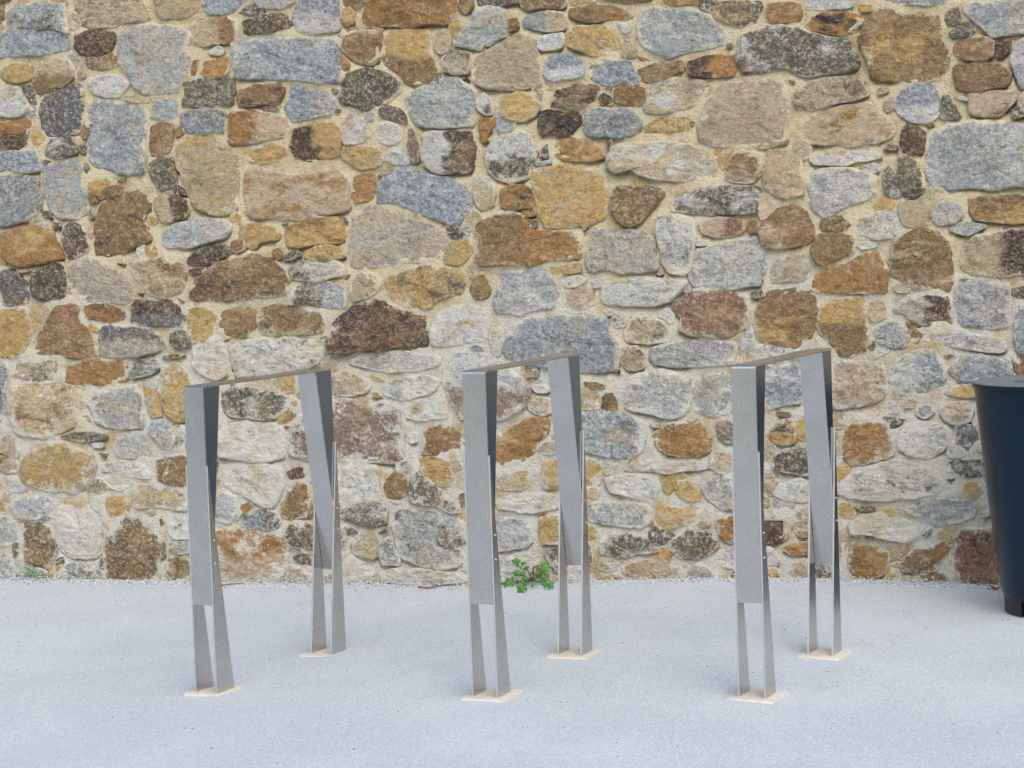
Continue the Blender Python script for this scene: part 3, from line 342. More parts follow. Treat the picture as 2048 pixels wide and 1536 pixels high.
(1024,768): """WK 15,2 25,0 31,4 28,7 20,6;TW 13,16 20,11 31,13 33,22 25,24 15,21;TG 22,48 28,46 38,47 38,53 30,56 20,53;YT 19,68 25,62 38,58 55,58 65,60 71,68 70,78 65,82 50,83 30,84 23,78 19,72;TY 55,5 68,4 71,12 71,19 60,20 50,18;N 58,-2 75,0 72,4 62,3
BG 50,25 65,22 80,23 95,25 104,31 106,42 103,52 95,58 85,60 72,57 60,54 48,50 46,35;W 112,30 118,31 118,35 112,34;ON 112,41 120,36 130,31 148,28 153,33 159,40 158,52 150,57 135,57 122,56 117,50;QP 165,32 175,29 180,36 180,45 172,46 167,42;WK 90,65 110,61 130,62 155,63 160,66 150,69 120,70 92,70
WG 74,75 90,72 110,73 120,80 121,90 112,94 95,90 80,86;GW 52,98 70,94 85,95 105,96 112,101 110,112 102,115 90,113 75,111 60,109 52,104;Y 130,80 140,78 147,84 150,92 145,94 134,90;YP 116,101 122,94 127,98 133,100 143,95 150,96 150,104 140,112 125,116 118,112;PY 160,55 175,54 180,62 178,70 165,70 159,66
GW 154,74 165,71 178,72 180,90 178,100 168,100 158,92 153,82;ODr 164,110 172,106 195,105 212,105 219,109 222,116 218,124 210,127 195,126 172,126 167,120;T 150,110 157,109 158,113 150,114;KW 72,122 85,120 105,121 115,128 118,134 108,136 95,137 85,140 72,136 70,128;KN 128,124 140,119 155,119 163,124 165,128 158,136 148,139 135,138 127,132
YO 22,107 35,106 44,108 44,126 35,127 24,128 23,118;N 110,110 114,109 114,114 110,113;R 21,103 27,102 27,104 22,105;KW 26,134 38,130 44,135 44,150 36,150 30,142;WT -8,142 5,136 20,134 23,140 18,150 10,158 -8,158;NO 18,150 22,142 28,145 26,155 20,158;KW 55,130 63,128 65,138 63,150 57,148
TW 68,142 85,140 84,148 78,150 70,148;TO 88,146 105,141 120,142 129,146 128,152 118,156 100,155 90,152;GK 138,153 148,142 156,146 163,152 166,160 155,162 140,162 136,158;WG 164,135 172,130 190,129 205,131 213,137 212,145 200,147 178,147 166,146 163,140;WT 45,147 55,146 65,152 62,160 48,160;TK 174,150 182,149 182,155 175,155
YT 70,152 84,153 86,158 72,160;T 30,154 44,152 45,159 32,160""",
(1536,768): """YD 2,38 8,30 18,29 23,38 20,46 8,48 1,44;N 8,22 18,22 17,26 8,25;DK 5,62 10,54 25,52 38,53 42,62 42,70 30,72 15,70 6,68;WT 10,80 25,76 40,82 42,90 30,94 15,93 5,88;OY 9,131 20,128 33,126 36,132 32,136 20,136;T 20,100 30,97 36,102 32,110 24,106;N 22,118 32,116 33,122 26,122
TDr 15,145 30,141 45,142 55,145 60,155 55,161 35,162 18,161 12,158;OT 60,40 65,33 80,30 96,32 98,42 102,50 100,56 90,60 75,64 66,65 60,56 58,48;WB 105,42 110,33 120,30 135,33 145,38 146,45 140,54 128,59 115,56 106,52;TP 138,22 145,16 160,15 164,22 162,30 148,32 142,28;PN 107,15 115,12 121,14 118,19 110,19
Y 142,8 150,2 165,1 175,4 170,9 152,10;GT 118,18 130,17 133,22 126,28 119,24;LG 151,35 158,33 165,36 168,45 160,50 152,46;KW 141,65 150,60 172,60 180,66 178,72 160,73 142,71;WK 58,80 65,72 80,66 100,62 120,63 135,69 140,80 136,88 120,91 100,92 80,93 65,91 56,87;K 143,76 150,75 147,80
YT 155,80 165,78 172,84 165,92 158,88;GW 108,100 120,94 140,92 158,93 168,100 165,106 155,110 140,113 125,110 115,105;WT 65,112 75,105 95,104 110,108 120,115 122,122 110,127 95,124 80,120 68,120;YN 88,99 95,99 102,102 100,106 92,106;K 68,98 85,98 86,102 75,101;K 123,121 132,115 128,123
OR 67,131 80,131 98,133 97,142 93,152 85,155 70,153 66,145;NO 108,142 115,134 130,131 142,126 144,133 140,142 135,149 120,149 110,150 106,146;RD 150,125 155,116 168,115 185,113 200,118 205,130 205,145 200,158 185,161 165,160 155,157 149,150 150,138;W 170,95 176,93 178,105 173,107;N 120,153 140,151 145,155 130,158
W 172,30 182,28 190,36 188,52 178,54 172,44;T 186,62 204,60 214,70 210,84 190,86;GW 184,92 206,90 214,98 208,108 188,108;NT 190,34 214,32 216,52 196,54"""}
PAL = dict(G=(180,187,190), B=(155,166,177), W=(212,215,214), K=(108,102,86), D=(88,68,52), N=(144,114,76), O=(170,128,74), Y=(200,168,106), T=(192,177,147),
           P=(204,184,158), S=(186,180,167), L=(110,110,114), R=(150,112,88), Q=(150,131,117), X=(46,38,42))
SPK = dict(G=.75, B=.85, W=.7, K=1.0, D=.4, N=.4, O=.3, Y=.35, T=.45, P=.35, S=.7, L=.65, R=.35, Q=.45, X=.2)
LIM = dict(G=.40, B=.28, W=.75, K=.22, D=.08, N=.12, O=.08, Y=.22, T=.34, P=.38, S=.28, L=.05, R=.2, Q=.25, X=-.2)

def chaikin(P, n=1, k=.15):
    P = np.asarray(P, float)
    for _ in range(n):
        Q = np.roll(P, -1, 0); P = np.stack([P*(1-k)+Q*k, P*k+Q*(1-k)], 1).reshape(-1, 2)
    return P
def resample(P, N):
    Q = np.vstack([P, P[:1]]); d = np.r_[0, np.cumsum(np.hypot(*np.diff(Q, axis=0).T))]
    t = np.linspace(0, d[-1], N, endpoint=False)
    return np.stack([np.interp(t, d, Q[:, 0]), np.interp(t, d, Q[:, 1])], 1)
def area(P): 
    x, y = P.T; return .5*(x@np.roll(y, -1) - y@np.roll(x, -1))
RNG = np.random.RandomState(11)
def stone_data(poly, code, idx, lime_add=0., proud=1.):
    """one rubble stone: outline (x, z on the wall face) -> rings of vertices, faces and colour attributes"""
    P = np.asarray(poly, float)
    if area(P) < 0: P = P[::-1]
    P = chaikin(P, 1, .06); per = np.hypot(*(P-np.roll(P, 1, 0)).T).sum()
    N = int(np.clip(per/.011, 16, 96)); P = resample(P, N)
    c = P.mean(0); sz = math.sqrt(abs(area(P)))
    D = P - c; L = np.hypot(*D.T)[:, None]+1e-9
    P = P + D/L*(.0075*min(1, sz/.06) + fbm(P[:, 0]*16, P[:, 1]*16, 5+idx % 50, 2)[:, None]*min(.008, sz*.07) + fbm(P[:, 0]*60, P[:, 1]*60, 9+idx % 50, 2)[:, None]*min(.0045, sz*.04))
    D = P - c
    h = (.008 + .040*min(sz, .22))*RNG.uniform(.7, 1.3)*proud
    big = min(1., sz/.13)
    planes = [(RNG.uniform(-.16, .16), RNG.uniform(-.18, .14), RNG.uniform(0, .5)*h) for _ in range(RNG.randint(2, 6))]
    rings = [(1.05, -.045, 1.), (1.012, -.004, 1.), (.982, .66, .95), (.95, .92, .66), (.88, 1., .40), (.78, 1., .2), (.67, 1., .1), (.54, 1., .0), (.4, 1., .0), (.22, 1., .0)]
    V, E = [], []
    for s, hh, e in rings:
        q = c + D*s; y = np.full(N, hh if hh < 0 else hh*h)
        if hh > 0:
            fac = np.min([a_*(q[:, 0]-c[0])+b_*(q[:, 1]-c[1])+d_ for a_, b_, d_ in planes], 0)
            rough = fbm(q[:, 0]*11, q[:, 1]*13, idx*7, 3)*.008 + (np.abs(fbm(q[:, 0]*27, q[:, 1]*34, idx*7+3, 3))-.25)*.016
            y = y + min(1, hh)*(rough*big + fac*.9)
            y = np.maximum(y, h*.30*hh) if hh > .6 else y
        V.append(np.stack([q[:, 0], -y, q[:, 1]], 1)); E.append(np.full(N, e))
    V.append(np.array([[c[0], float(V[-1][:, 1].mean()), c[1]]])); E.append(np.zeros(1))
    V = np.vstack(V); E = np.concatenate(E); F = []
    for r in range(len(rings)-1):
        for i in range(N):
            j = (i+1) % N; F.append((r*N+i, r*N+j, (r+1)*N+j, (r+1)*N+i))
    r = len(rings)-1
    for i in range(N): F.append((r*N+i, r*N+(i+1) % N, len(V)-1))
    a = code[0]; b = code[1] if len(code) > 1 else a; side = code[2] if len(code) > 2 else ''
    jit = RNG.uniform(.9, 1.1)*np.array([RNG.uniform(.97, 1.03), 1, RNG.uniform(.96, 1.04)])
    base = np.array(lin(PAL[a]))*jit; acc = np.array(lin(PAL[b]))*jit
    if a == b: acc = base*RNG.choice([.62, 1.3])
    X = (V[:, 0]-c[0])/(np.abs(D[:, 0]).max()); Z = (V[:, 2]-c[1])/(np.abs(D[:, 1]).max())
    am = {'r': .5+.75*X, 'l': .5-.75*X, 't': .5+.75*Z, 'b': .5-.75*Z}.get(side, np.full(len(V), .43))
    par = (.5*(SPK[a]+SPK[b]), LIM[a]+lime_add+RNG.uniform(-.12, .12), RNG.uniform())
    return V, F, E, base, acc, am, par, sz
def stone_mesh(name, items):
    V = []; F = []; E = []; B = []; A = []; AM = []; PR = []; o = 0
    for v, f, e, b, a, am, par, sz in items:
        n = len(v); V.append(v); F += [tuple(k+o for k in q) for q in f]; o += n
        E.append(e); B.append(np.tile([*b, 1], (n, 1))); A.append(np.tile([*a, 1], (n, 1))); AM.append(am); PR.append(np.tile([*par, 1], (n, 1)))
    me = bpy.data.meshes.new(name); V = np.vstack(V)
    me.from_pydata(V.tolist(), [], F); me.update()
    me.polygons.foreach_set('use_smooth', [True]*len(me.polygons))
    for nm, arr in (('base', B), ('acc', A), ('par', PR)):
        at = me.attributes.new(nm, 'FLOAT_COLOR', 'POINT'); at.data.foreach_set('color', np.vstack(arr).astype(np.float32).ravel())
    for nm, arr in (('edge', E), ('am', AM)):
        at = me.attributes.new(nm, 'FLOAT', 'POINT'); at.data.foreach_set('value', np.concatenate(arr).astype(np.float32))
    me.materials.append(M_STONE)
    return me

def build_wall():
    wall = empty('stone_wall', (0, 0, 0), label='tall rubble stone wall in brown, grey and ochre with cream mortar joints', category='wall')
    stones = []; polys = []
    for (ox, oy), txt in TILES.items():
        for ent in txt.replace('\n', ';').split(';'):
            t = ent.split(); px = [(ox+2.5*float(q.split(',')[0]), oy+2.5*float(q.split(',')[1])) for q in t[1:]]
            pw = [onwall(*q) for q in px]; poly = np.array([(p[0], p[2]) for p in pw])
            cy = np.mean([q[1] for q in px])
            polys.append(poly)
            stones.append((poly, t[0], .46*max(0, min(1, (cy-420)/420))))
    # raster of the wall face, 9 mm cells
    fl = onwall(0, 600)[0]; fr = onwall(2048, 600)[0]; X0, X1, Z0, Z1 = fl-1.3, fr+1.3, -.16, 2.75; st = .009
    xs = np.arange(X0, X1, st); zs = np.arange(Z0, Z1, st); GX, GZ = np.meshgrid(xs, zs)
    mask = np.zeros(GX.shape, bool)
    def paint(P):
        i0 = max(0, int((P[:, 0].min()-X0)/st)); i1 = min(len(xs), int((P[:, 0].max()-X0)/st)+2)
        j0 = max(0, int((P[:, 1].min()-Z0)/st)); j1 = min(len(zs), int((P[:, 1].max()-Z0)/st)+2)
        if i1 <= i0 or j1 <= j0: return None
        x = GX[j0:j1, i0:i1]; z = GZ[j0:j1, i0:i1]; ins = np.zeros(x.shape, bool)
        for (xa, za), (xb, zb) in zip(P, np.roll(P, -1, 0)):
            if za == zb: continue
            ins ^= ((za > z) != (zb > z)) & (x < (xb-xa)*(z-za)/(zb-za)+xa)
        return (slice(j0, j1), slice(i0, i1)), ins
    for P in polys:
        r = paint(chaikin(P))
        if r: mask[r[0]] |= r[1]
    # the wall runs on beyond the picture: courses of rubble of the same kinds
    codes = ['GW', 'N', 'BG', 'TK', 'Y', 'PT', 'KW', 'NO', 'WG', 'ST', 'DN', 'OY', 'YT', 'GT', 'WT', 'NK', 'BW', 'TN']
    extra = []; z = Z0+.12
    while z < Z1-.05:
        hrow = RNG.uniform(.07, .2); x = X0+.02
        while x < X1-.05:
            wd = RNG.uniform(.09, .34)*(.7+hrow*2); k = 9; t = np.linspace(0, 2*math.pi, k, endpoint=False)+RNG.uniform(0, .5)
            cx, cz = x+wd/2, z+hrow/2+RNG.uniform(-.02, .02)
            e = 2.6; r = (np.abs(np.cos(t))**e+np.abs(np.sin(t))**e)**(-1/e)*RNG.uniform(.86, 1.04, k)
            P = np.stack([cx+np.cos(t)*r*(wd/2-.009), cz+np.sin(t)*r*(hrow/2-.008)], 1)
            rr = paint(P)
            if rr is not None and rr[1].any() and (mask[rr[0]] & rr[1]).sum() < .04*rr[1].sum():
                # stay clear of the surveyed part
                if not (fl+.01 < cx < fr-.01 and cz < onwall(1024, 4)[2]):
                    extra.append((P, codes[RNG.randint(len(codes))], .4*max(0, 1-cz/1.2))); mask[rr[0]] |= rr[1]
            x += wd
        z += hrow
    # distance to the nearest stone, in cells
    dist = np.where(mask, 0, 99); cur = mask.copy()
    for k in range(1, 7):
        nx = cur.copy(); nx[1:] |= cur[:-1]; nx[:-1] |= cur[1:]; nx[:, 1:] |= cur[:, :-1]; nx[:, :-1] |= cur[:, 1:]
        dist[nx & ~cur] = k; cur = nx
    # slips and gallets that fill the wide joints, shaped to the gap they sit in
    chips = []; free = np.argwhere(dist >= 2); RNG.shuffle(free); taken = mask.copy()
    CH = ['T', 'Y', 'W', 'TW', 'YT', 'P', 'K', 'TK', 'N', 'G', 'YN', 'WT', 'T', 'WK']
    for need in (4, 3, 2):
        for j, i in free:
            if dist[j, i] < need or taken[j, i] or len(chips) >= 900: continue
            if need == 2 and RNG.uniform() < .72: continue
            k = 10; an = np.linspace(0, 2*math.pi, k, endpoint=False)+RNG.uniform(0, .6); P = []; lim = RNG.uniform(3.5, 7)
            for a in an:
                r = .6
                while r < lim:
                    jj = int(round(j+math.sin(a)*r)); ii = int(round(i+math.cos(a)*r))
                    if not (0 <= jj < len(zs) and 0 <= ii < len(xs)) or taken[jj, ii]: break
                    r += .5
                r = max(.5, (r-.9))*RNG.uniform(.82, 1.)
                P.append((xs[i]+math.cos(a)*r*st, zs[j]+math.sin(a)*r*st))
            P = np.array(P); A_ = abs(area(P))
            if A_ < 1.6e-4: continue
            rr = paint(P)
            if rr is None: continue
            pad = np.zeros(mask.shape, bool); pad[rr[0]] = rr[1]; pad[j, i] = True
            j0, i0 = max(0, j-9), max(0, i-9); sub = pad[j0:j+10, i0:i+10]; g2 = sub.copy()
            g2[1:] |= sub[:-1]; g2[:-1] |= sub[1:]; g2[:, 1:] |= sub[:, :-1]; g2[:, :-1] |= sub[:, 1:]
            taken[j0:j+10, i0:i+10] |= g2
            chips.append((P, CH[RNG.randint(len(CH))], .30))
    # mortar: lumpy trowelled bed, drawn back under the stones' lower arrises
    hgt = fbm(GX*5, GZ*5, 40, 3)*.007 + fbm(GX*21, GZ*26, 44, 4)*.0075 + np.abs(fbm(GX*48, GZ*60, 48, 3))*.004
    near = np.clip((3-dist)/3., 0, 1)
    below = np.zeros(mask.shape)
    for k, wv in ((1, 1.), (2, .55), (3, .15)):
        below[:-k] = np.maximum(below[:-k], np.where(mask[k:], wv, 0))
    below[mask] = 0
    crack = np.clip(fbm(GX*4.2, GZ*4.2, 77, 3)*2.4+.25, 0, 1)
    hgt = hgt + .002 - below*crack*.034 - (near*(1-below))*np.clip(fbm(GX*7, GZ*7, 81, 2), 0, 1)*.010
    deep = mask.copy()
    for _ in range(2):
        e_ = deep.copy(); e_[1:] &= deep[:-1]; e_[:-1] &= deep[1:]; e_[:, 1:] &= deep[:, :-1]; e_[:, :-1] &= deep[:, 1:]; deep = e_
    hgt = np.where(deep, -.03, np.clip(hgt, -.04, .010))
    n, mrows = len(xs), len(zs)
    V = np.stack([GX.ravel(), -hgt.ravel(), GZ.ravel()], 1)
    idx = np.arange(n*mrows).reshape(mrows, n)
    F = np.stack([idx[:-1, :-1], idx[:-1, 1:], idx[1:, 1:], idx[1:, :-1]], -1).reshape(-1, 4)
    # back, top and ends of the masonry
    T = .55; b = len(V); V = np.vstack([V, [[X0, T, Z0], [xs[-1], T, Z0], [xs[-1], T, zs[-1]], [X0, T, zs[-1]]]])
    F = F.tolist()
    F += [[b+1, b, b+3, b+2], [int(k) for k in idx[-1]] + [b+2, b+3], [int(k) for k in idx[::-1, 0]] + [b, b+3][:2], [int(k) for k in idx[:, -1]] + [b+2, b+1]]
    me = bpy.data.meshes.new('mortar'); me.from_pydata(V.tolist(), [], F); me.update(); me.materials.append(M_MORT)
    sm = np.ones(len(F), bool); sm[-4:] = False; me.polygons.foreach_set('use_smooth', sm)
    link(bpy.data.objects.new('mortar', me), wall)
    data = [stone_data(p, c, i, l) for i, (p, c, l) in enumerate(stones)]
    order = sorted(range(len(data)), key=lambda i: -data[i][-1])
    big, small = order[:300], order[300:]
    for i in big:
        d = data[i]; c = d[0].mean(0); c[1] = 0
        me = stone_mesh('stone', [(d[0]-c, *d[1:])]); o = bpy.data.objects.new('stone', me); o.location = c
        link(o, wall)
    link(bpy.data.objects.new('small_stones', stone_mesh('small_stones', [data[i] for i in small])), wall, kind='stuff')
    link(bpy.data.objects.new('stone_slips', stone_mesh('stone_slips', [stone_data(p, c, 500+i, l, .6) for i, (p, c, l) in enumerate(chips)])), wall, kind='stuff')
    link(bpy.data.objects.new('outer_rubble', stone_mesh('outer_rubble', [stone_data(p, c, 900+i, l) for i, (p, c, l) in enumerate(extra)])), wall, kind='stuff')
    print('stones', len(stones), 'chips', len(chips), 'extra', len(extra))
build_wall()

# ------------------------------------------------------------------ bicycle stands
H, L, W, FW, ZS, ZA, EO, BW, R1, R2 = .85, .6184, .0329, .0755, .2475, .6322, -.0082, .0804, -.0045, .0839
T = .005
def prism(name, prof, v0, v1, mat, parent, bev=.0006, edge=None):
    """profile of (u, z) points extruded across the stand from v0 to v1; u runs along local Y, v along local X"""
    bm = bmesh.new()
    a = [bm.verts.new((v0, u, z)) for u, z in prof]; b = [bm.verts.new((v1, u, z)) for u, z in prof]
    bm.faces.new(a); bm.faces.new(b[::-1]); n = len(prof)
    for i in range(n): bm.faces.new((a[i], a[(i+1) % n], b[(i+1) % n], b[i]))
    bmesh.ops.recalc_face_normals(bm, faces=bm.faces)
    if bev: bmesh.ops.bevel(bm, geom=list(bm.edges), offset=bev, segments=1, affect='EDGES')
    if edge:
        bm.normal_update()
        for f in bm.faces:
            if abs(f.normal.x) < .9: f.material_index = 1
    o = bm_obj(name, bm, mat, parent)
    if edge: o.data.materials.append(edge)
    return o
def eo(z): return EO*(1-z/H)
def bolt(name, loc, sgn, parent):
    bm = bmesh.new()
    r = bmesh.ops.create_uvsphere(bm, u_segments=10, v_segments=6, radius=.0033)
    for v in bm.verts: v.co = Vector((v.co.z*.55*sgn, v.co.x, v.co.y))
    for v in bm.verts: v.co += Vector(loc)
    return bm_obj(name, bm, M_EDGE, parent, True)
def base_plate(parent, uc, seed):
    rs = np.random.RandomState(seed); bm = bmesh.new(); hu, hv = .067, .061; pts = []
    for (a, b) in (((-hv, -hu), (hv, -hu)), ((hv, -hu), (hv, hu)), ((hv, hu), (-hv, hu)), ((-hv, hu), (-hv, -hu))):
        for t in np.linspace(0, 1, 14, endpoint=False):
            x = a[0]+(b[0]-a[0])*t; y = a[1]+(b[1]-a[1])*t; k = 1+rs.uniform(-.018, .012)
            if t == 0: k = .97
            pts.append((x*k, uc+y*k))
    rings = []
    for s, z in ((1.03, -.006), (1.0, .0015), (.985, .004), (.9, .0045)):
        rings.append([bm.verts.new((x*s, uc+(y-uc)*s, z+(rs.uniform(-.0008, .0008) if z > 0 else 0))) for x, y in pts])
    n = len(pts)
    for r in range(len(rings)-1):
        for i in range(n): bm.faces.new((rings[r][i], rings[r][(i+1) % n], rings[r+1][(i+1) % n], rings[r+1][i]))
    bm.faces.new(rings[-1])
    return bm_obj('base_plate', bm, M_SAND, parent)
def build_rack(label, k):
    x, y, z, rz = RACKS[k]
    t = empty('bike_stand', (x, y, z), rz, label=label, category='bike stand', group='steel bike stands in front of the stone wall')
    # top bar: flat from the front bend to the square rear end
    prism('top_bar', [(.009, H), (L, H), (L, H-T), (.009, H-T)], -W, W, M_STEEL, t)
    # front upright panel: folded down from the bar, plumb
    arc = [(.009-.009*math.sin(a), H-.009+.009*math.cos(a)) for a in np.linspace(0, math.pi/2, 6)]
    arci = [(.009-.004*math.sin(a), H-.009+.004*math.cos(a)) for a in np.linspace(math.pi/2, 0, 6)]
    prism('upright_panel', arc + [(eo(ZS), ZS), (eo(ZS)+T, ZS)] + arci, -W+.0005, W-.0005, M_STEEL, t, 0)
    # rear upright panel: leans outwards from under the bar
    u0, u1 = L-R2, L-R1
    prism('upright_panel', [(u0, H-T-.0005), (u1, ZS), (u1+T, ZS), (u0+T, H-T-.0005)], -W+.0005, W-.0005, M_STEEL, t)
    for s in (-1, 1):
        va, vb = sorted((s*(W-.001), s*(W-.005)))
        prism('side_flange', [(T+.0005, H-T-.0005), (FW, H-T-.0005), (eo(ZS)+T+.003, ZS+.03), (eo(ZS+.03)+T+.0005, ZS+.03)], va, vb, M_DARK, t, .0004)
        us = lambda zz: u0+T+.0005+(u1-u0)*(H-zz)/(H-ZS)
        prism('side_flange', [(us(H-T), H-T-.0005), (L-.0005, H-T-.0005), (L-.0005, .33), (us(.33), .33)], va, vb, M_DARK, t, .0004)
        va, vb = sorted((s*W, s*(W+.0045)))
        prism('leg_blade', [(eo(ZA)-.001, ZA), (eo(ZA)+.002, ZA), (EO+BW, 0), (EO, 0)], va, vb, M_STEEL, t, .0005, M_CUT)
        prism('leg_blade', [(L-eo(ZA)+.001, ZA), (L-eo(ZA)-.002, ZA), (L-EO-BW, 0), (L-EO, 0)], va, vb, M_STEEL, t, .0005, M_CUT)
        for zb in (.425, .362):
            bolt('bolt', (s*(W+.0048), eo(zb)+.017, zb), s, t)
            bolt('bolt', (s*(W+.0048), L-eo(zb)-.010, zb+.01), s, t)
    base_plate(t, .0344, k*2+1); base_plate(t, L-.0344, k*2+2)
    return t
build_rack('folded steel bike stand standing farthest from the dark litter bin', 0)
build_rack('folded steel bike stand in the middle, in front of the green weed', 1)
build_rack('folded steel bike stand standing next to the dark litter bin', 2)

# ------------------------------------------------------------------ litter bin
def lathe(name, prof, mat, parent, seg=72, a0=0, a1=2*math.pi, smooth=True, thick=None):
    full = abs(a1-a0-2*math.pi) < 1e-6; n = seg if full else seg+1; V = []; F = []
    for r, z in prof:
        for i in range(n):
            a = a0+(a1-a0)*i/seg; V.append((r*math.cos(a), r*math.sin(a), z))
    for k in range(len(prof)-1):
        for i in range(seg):
            j = (i+1) % n; F.append((k*n+i, k*n+j, (k+1)*n+j, (k+1)*n+i))
    o = mesh_obj(name, V, F, mat, parent, smooth)
    if smooth:
        md = o.modifiers.new('edge', 'EDGE_SPLIT'); md.split_angle = math.radians(35)
    return o
def build_bin():
    p = onground(2126, 1222); z = float(gz(p[0], p[1]))
    b = empty('litter_bin', (p[0], p[1], z), .4, label='dark navy tapered litter bin with a round hole in its lid', category='litter bin')
    Hb = .700; rt, rb = .252, .178
    def rr(zz): return rb+(rt-rb)*((zz-.055)/(Hb-.055))**.85
    prof = [(rb-.012, .06), (rb-.003, .052), (rb, .056)] + [(rr(zz), zz) for zz in np.linspace(.075, Hb-.006, 14)]
    prof += [(rt-.004, Hb-.006), (rt-.006, Hb-.05)]
    lathe('body', prof, M_NAVY, b)
    lathe('floor_pan', [(.004, .07), (rb-.010, .07), (rb-.010, .066), (.004, .066)], M_BLACK, b)
    lid = lathe('lid', [(.135, Hb-.045), (.135, Hb+.001), (.138, Hb+.004), (rt+.002, Hb+.004), (rt+.003, Hb+.003), (rt+.003, Hb-.001), (.137, Hb-.001)], M_LID, b)
    lathe('rim', [(rt+.0035, Hb+.0045), (rt+.006, Hb+.003), (rt+.006, Hb-.007), (rt-.001, Hb-.007), (rt+.0035, Hb+.0045)], M_NAVY, b)
    lathe('liner', [(.125, .1), (.128, Hb-.03), (.131, Hb-.03), (.128, .1)], M_BLACK, b)
    for k in range(3):
        a = math.radians(188+120*k) - .4
        ft = lathe('foot', [(rb-.014, .064), (rb-.003, .064), (rb-.006, .004), (rb-.017, .004), (rb-.014, .064)], M_BLACK, b, 10, a, a+math.radians(42), False)
        bl = lathe('levelling_bolt', [(.001, .066), (.005, .066), (.005, .02), (.009, .018), (.009, .010), (.005, .008), (.005, .003), (.001, .003)], M_EDGE, b, 12)
        bl.location = ((rb-.02)*math.cos(a+.80), (rb-.02)*math.sin(a+.80), 0)
    lathe('ground_disc', [(.001, .004), (.165, .004), (.168, .002), (.169, -.01)], M_DISC, b)
build_bin()

# ------------------------------------------------------------------ weed at the foot of the wall
def zp(x, y): return (960+x/10.24, 1090+y/10.24)           # detail survey of the plant
def weed_pt(x, y, lift=.0):
    px = zp(x, y); p = onwall(*px, off=-.055-lift)
    g_ = float(gz(p[0]))
    if p[2] < g_+.012:
        p = onground(*px, z=g_+.014+lift*.3)
    return Vector(p)
def tube(name, pts, r0, r1, mat, parent, org):
    bm = bmesh.new(); n = len(pts); rings = []
    for i, p in enumerate(pts):
        d = (pts[min(i+1, n-1)]-pts[max(i-1, 0)]).normalized(); s = d.cross(Vector((0, 1, .2))).normalized(); t = d.cross(s)
        r = r0+(r1-r0)*i/(n-1)
        rings.append([bm.verts.new(p-org+(s*math.cos(a)+t*math.sin(a))*r) for a in np.linspace(0, 2*math.pi, 6, endpoint=False)])
    for i in range(n-1):
        for k in range(6): bm.faces.new((rings[i][k], rings[i][(k+1) % 6], rings[i+1][(k+1) % 6], rings[i+1][k]))
    bm.faces.new(rings[0]); bm.faces.new(rings[-1][::-1])
    return bm_obj(name, bm, mat, parent, True)
def build_weed():
    org = weed_pt(1040, 715); org.z = float(gz(org.x))
    t = empty('weed', org, 0, label='small green weed with lobed leaves at the foot of the wall', category='weed')
    stems = [[(1040, 715), (1015, 600), (960, 500), (840, 380), (770, 340)], [(1040, 705), (1130, 680), (1240, 632), (1300, 560), (1325, 470)], [(1040, 700), (1100, 640), (1095, 560), (1090, 470), (1130, 430)],
             [(1035, 705), (960, 665), (880, 620), (780, 580)], [(1030, 710), (955, 760), (890, 830), (850, 890)], [(1035, 720), (880, 740), (700, 745), (580, 780)], [(1045, 715), (1160, 742), (1290, 748), (1420, 800)],
             [(1045, 720), (1065, 760), (1085, 810)], [(900, 830), (940, 890), (970, 930)]]
    for i, s in enumerate(stems):
        q = chain([weed_pt(x, y, .008+.006*(i % 3)) for x, y in s]); tube('stem', q, .0022, .0011, M_STEM, t, org)
    leaves = [(735,330,92,72,1),(1325,440,92,98,1),(770,580,88,62,1),(560,785,82,74,1),(830,890,95,85,1),(1440,815,74,80,1),
              (895,365,48,30,0),(760,405,36,32,0),(830,455,28,44,0),(965,450,42,30,0),(910,490,32,26,0),(870,590,52,42,0),(910,680,48,52,0),(880,760,54,54,1),(960,800,44,26,0),(1080,800,36,52,0),
              (560,695,36,32,0),(660,680,30,42,0),(670,800,30,36,0),(760,750,26,46,0),(1060,570,32,26,0),(1090,500,20,44,0),(1130,440,26,18,0),(1310,560,84,48,1),(1290,640,36,52,0),(1215,670,20,32,0),
              (1270,710,26,50,0),(1340,710,32,52,0),(1280,790,26,42,0),(1330,820,40,48,0),(1190,590,32,32,0),(935,880,20,46,0)]
    rs = np.random.RandomState(3)
    for i, (cx, cy, rx, ry, lob) in enumerate(leaves):
        c = weed_pt(cx, cy, .012+.012*rs.uniform()); n = 26 if lob else 12; bm = bmesh.new(); pts = []
        ph = rs.uniform(0, 6); k = 5 if lob else 1
        mpx = .0000977*1.72*1.2                               # metres per survey unit at the wall
        nrm = Vector((rs.uniform(-.35, .35), -1, rs.uniform(.2, .6))).normalized(); ux = Vector((0, 0, 1)).cross(nrm).normalized()*-1; uy = ux.cross(nrm)
        if uy.z < 0: uy = -uy
        if ux.x < 0: ux = -ux
        cen = bm.verts.new(c-org+nrm*.0035)
        ring = []
        for a in np.linspace(0, 2*math.pi, n, endpoint=False):
            r = (.86+.20*math.cos(k*a+ph)+.05*rs.uniform(-1, 1)) if lob else (1+.10*rs.uniform(-1, 1))
            ring.append((math.cos(a)*rx*r*mpx, math.sin(a)*ry*r*mpx))
        mid = [bm.verts.new(c-org+ux*x*.55+uy*y*.55+nrm*(.0030+.002*rs.uniform(-1, 1))) for x, y in ring]
        out = [bm.verts.new(c-org+ux*x+uy*y-nrm*(.0015+.003*rs.uniform(0, 1))) for x, y in ring]
        for a in range(n):
            b_ = (a+1) % n; bm.faces.new((cen, mid[a], mid[b_])); bm.faces.new((mid[a], out[a], out[b_], mid[b_]))
        bm_obj('leaf', bm, M_LEAF, t, True)
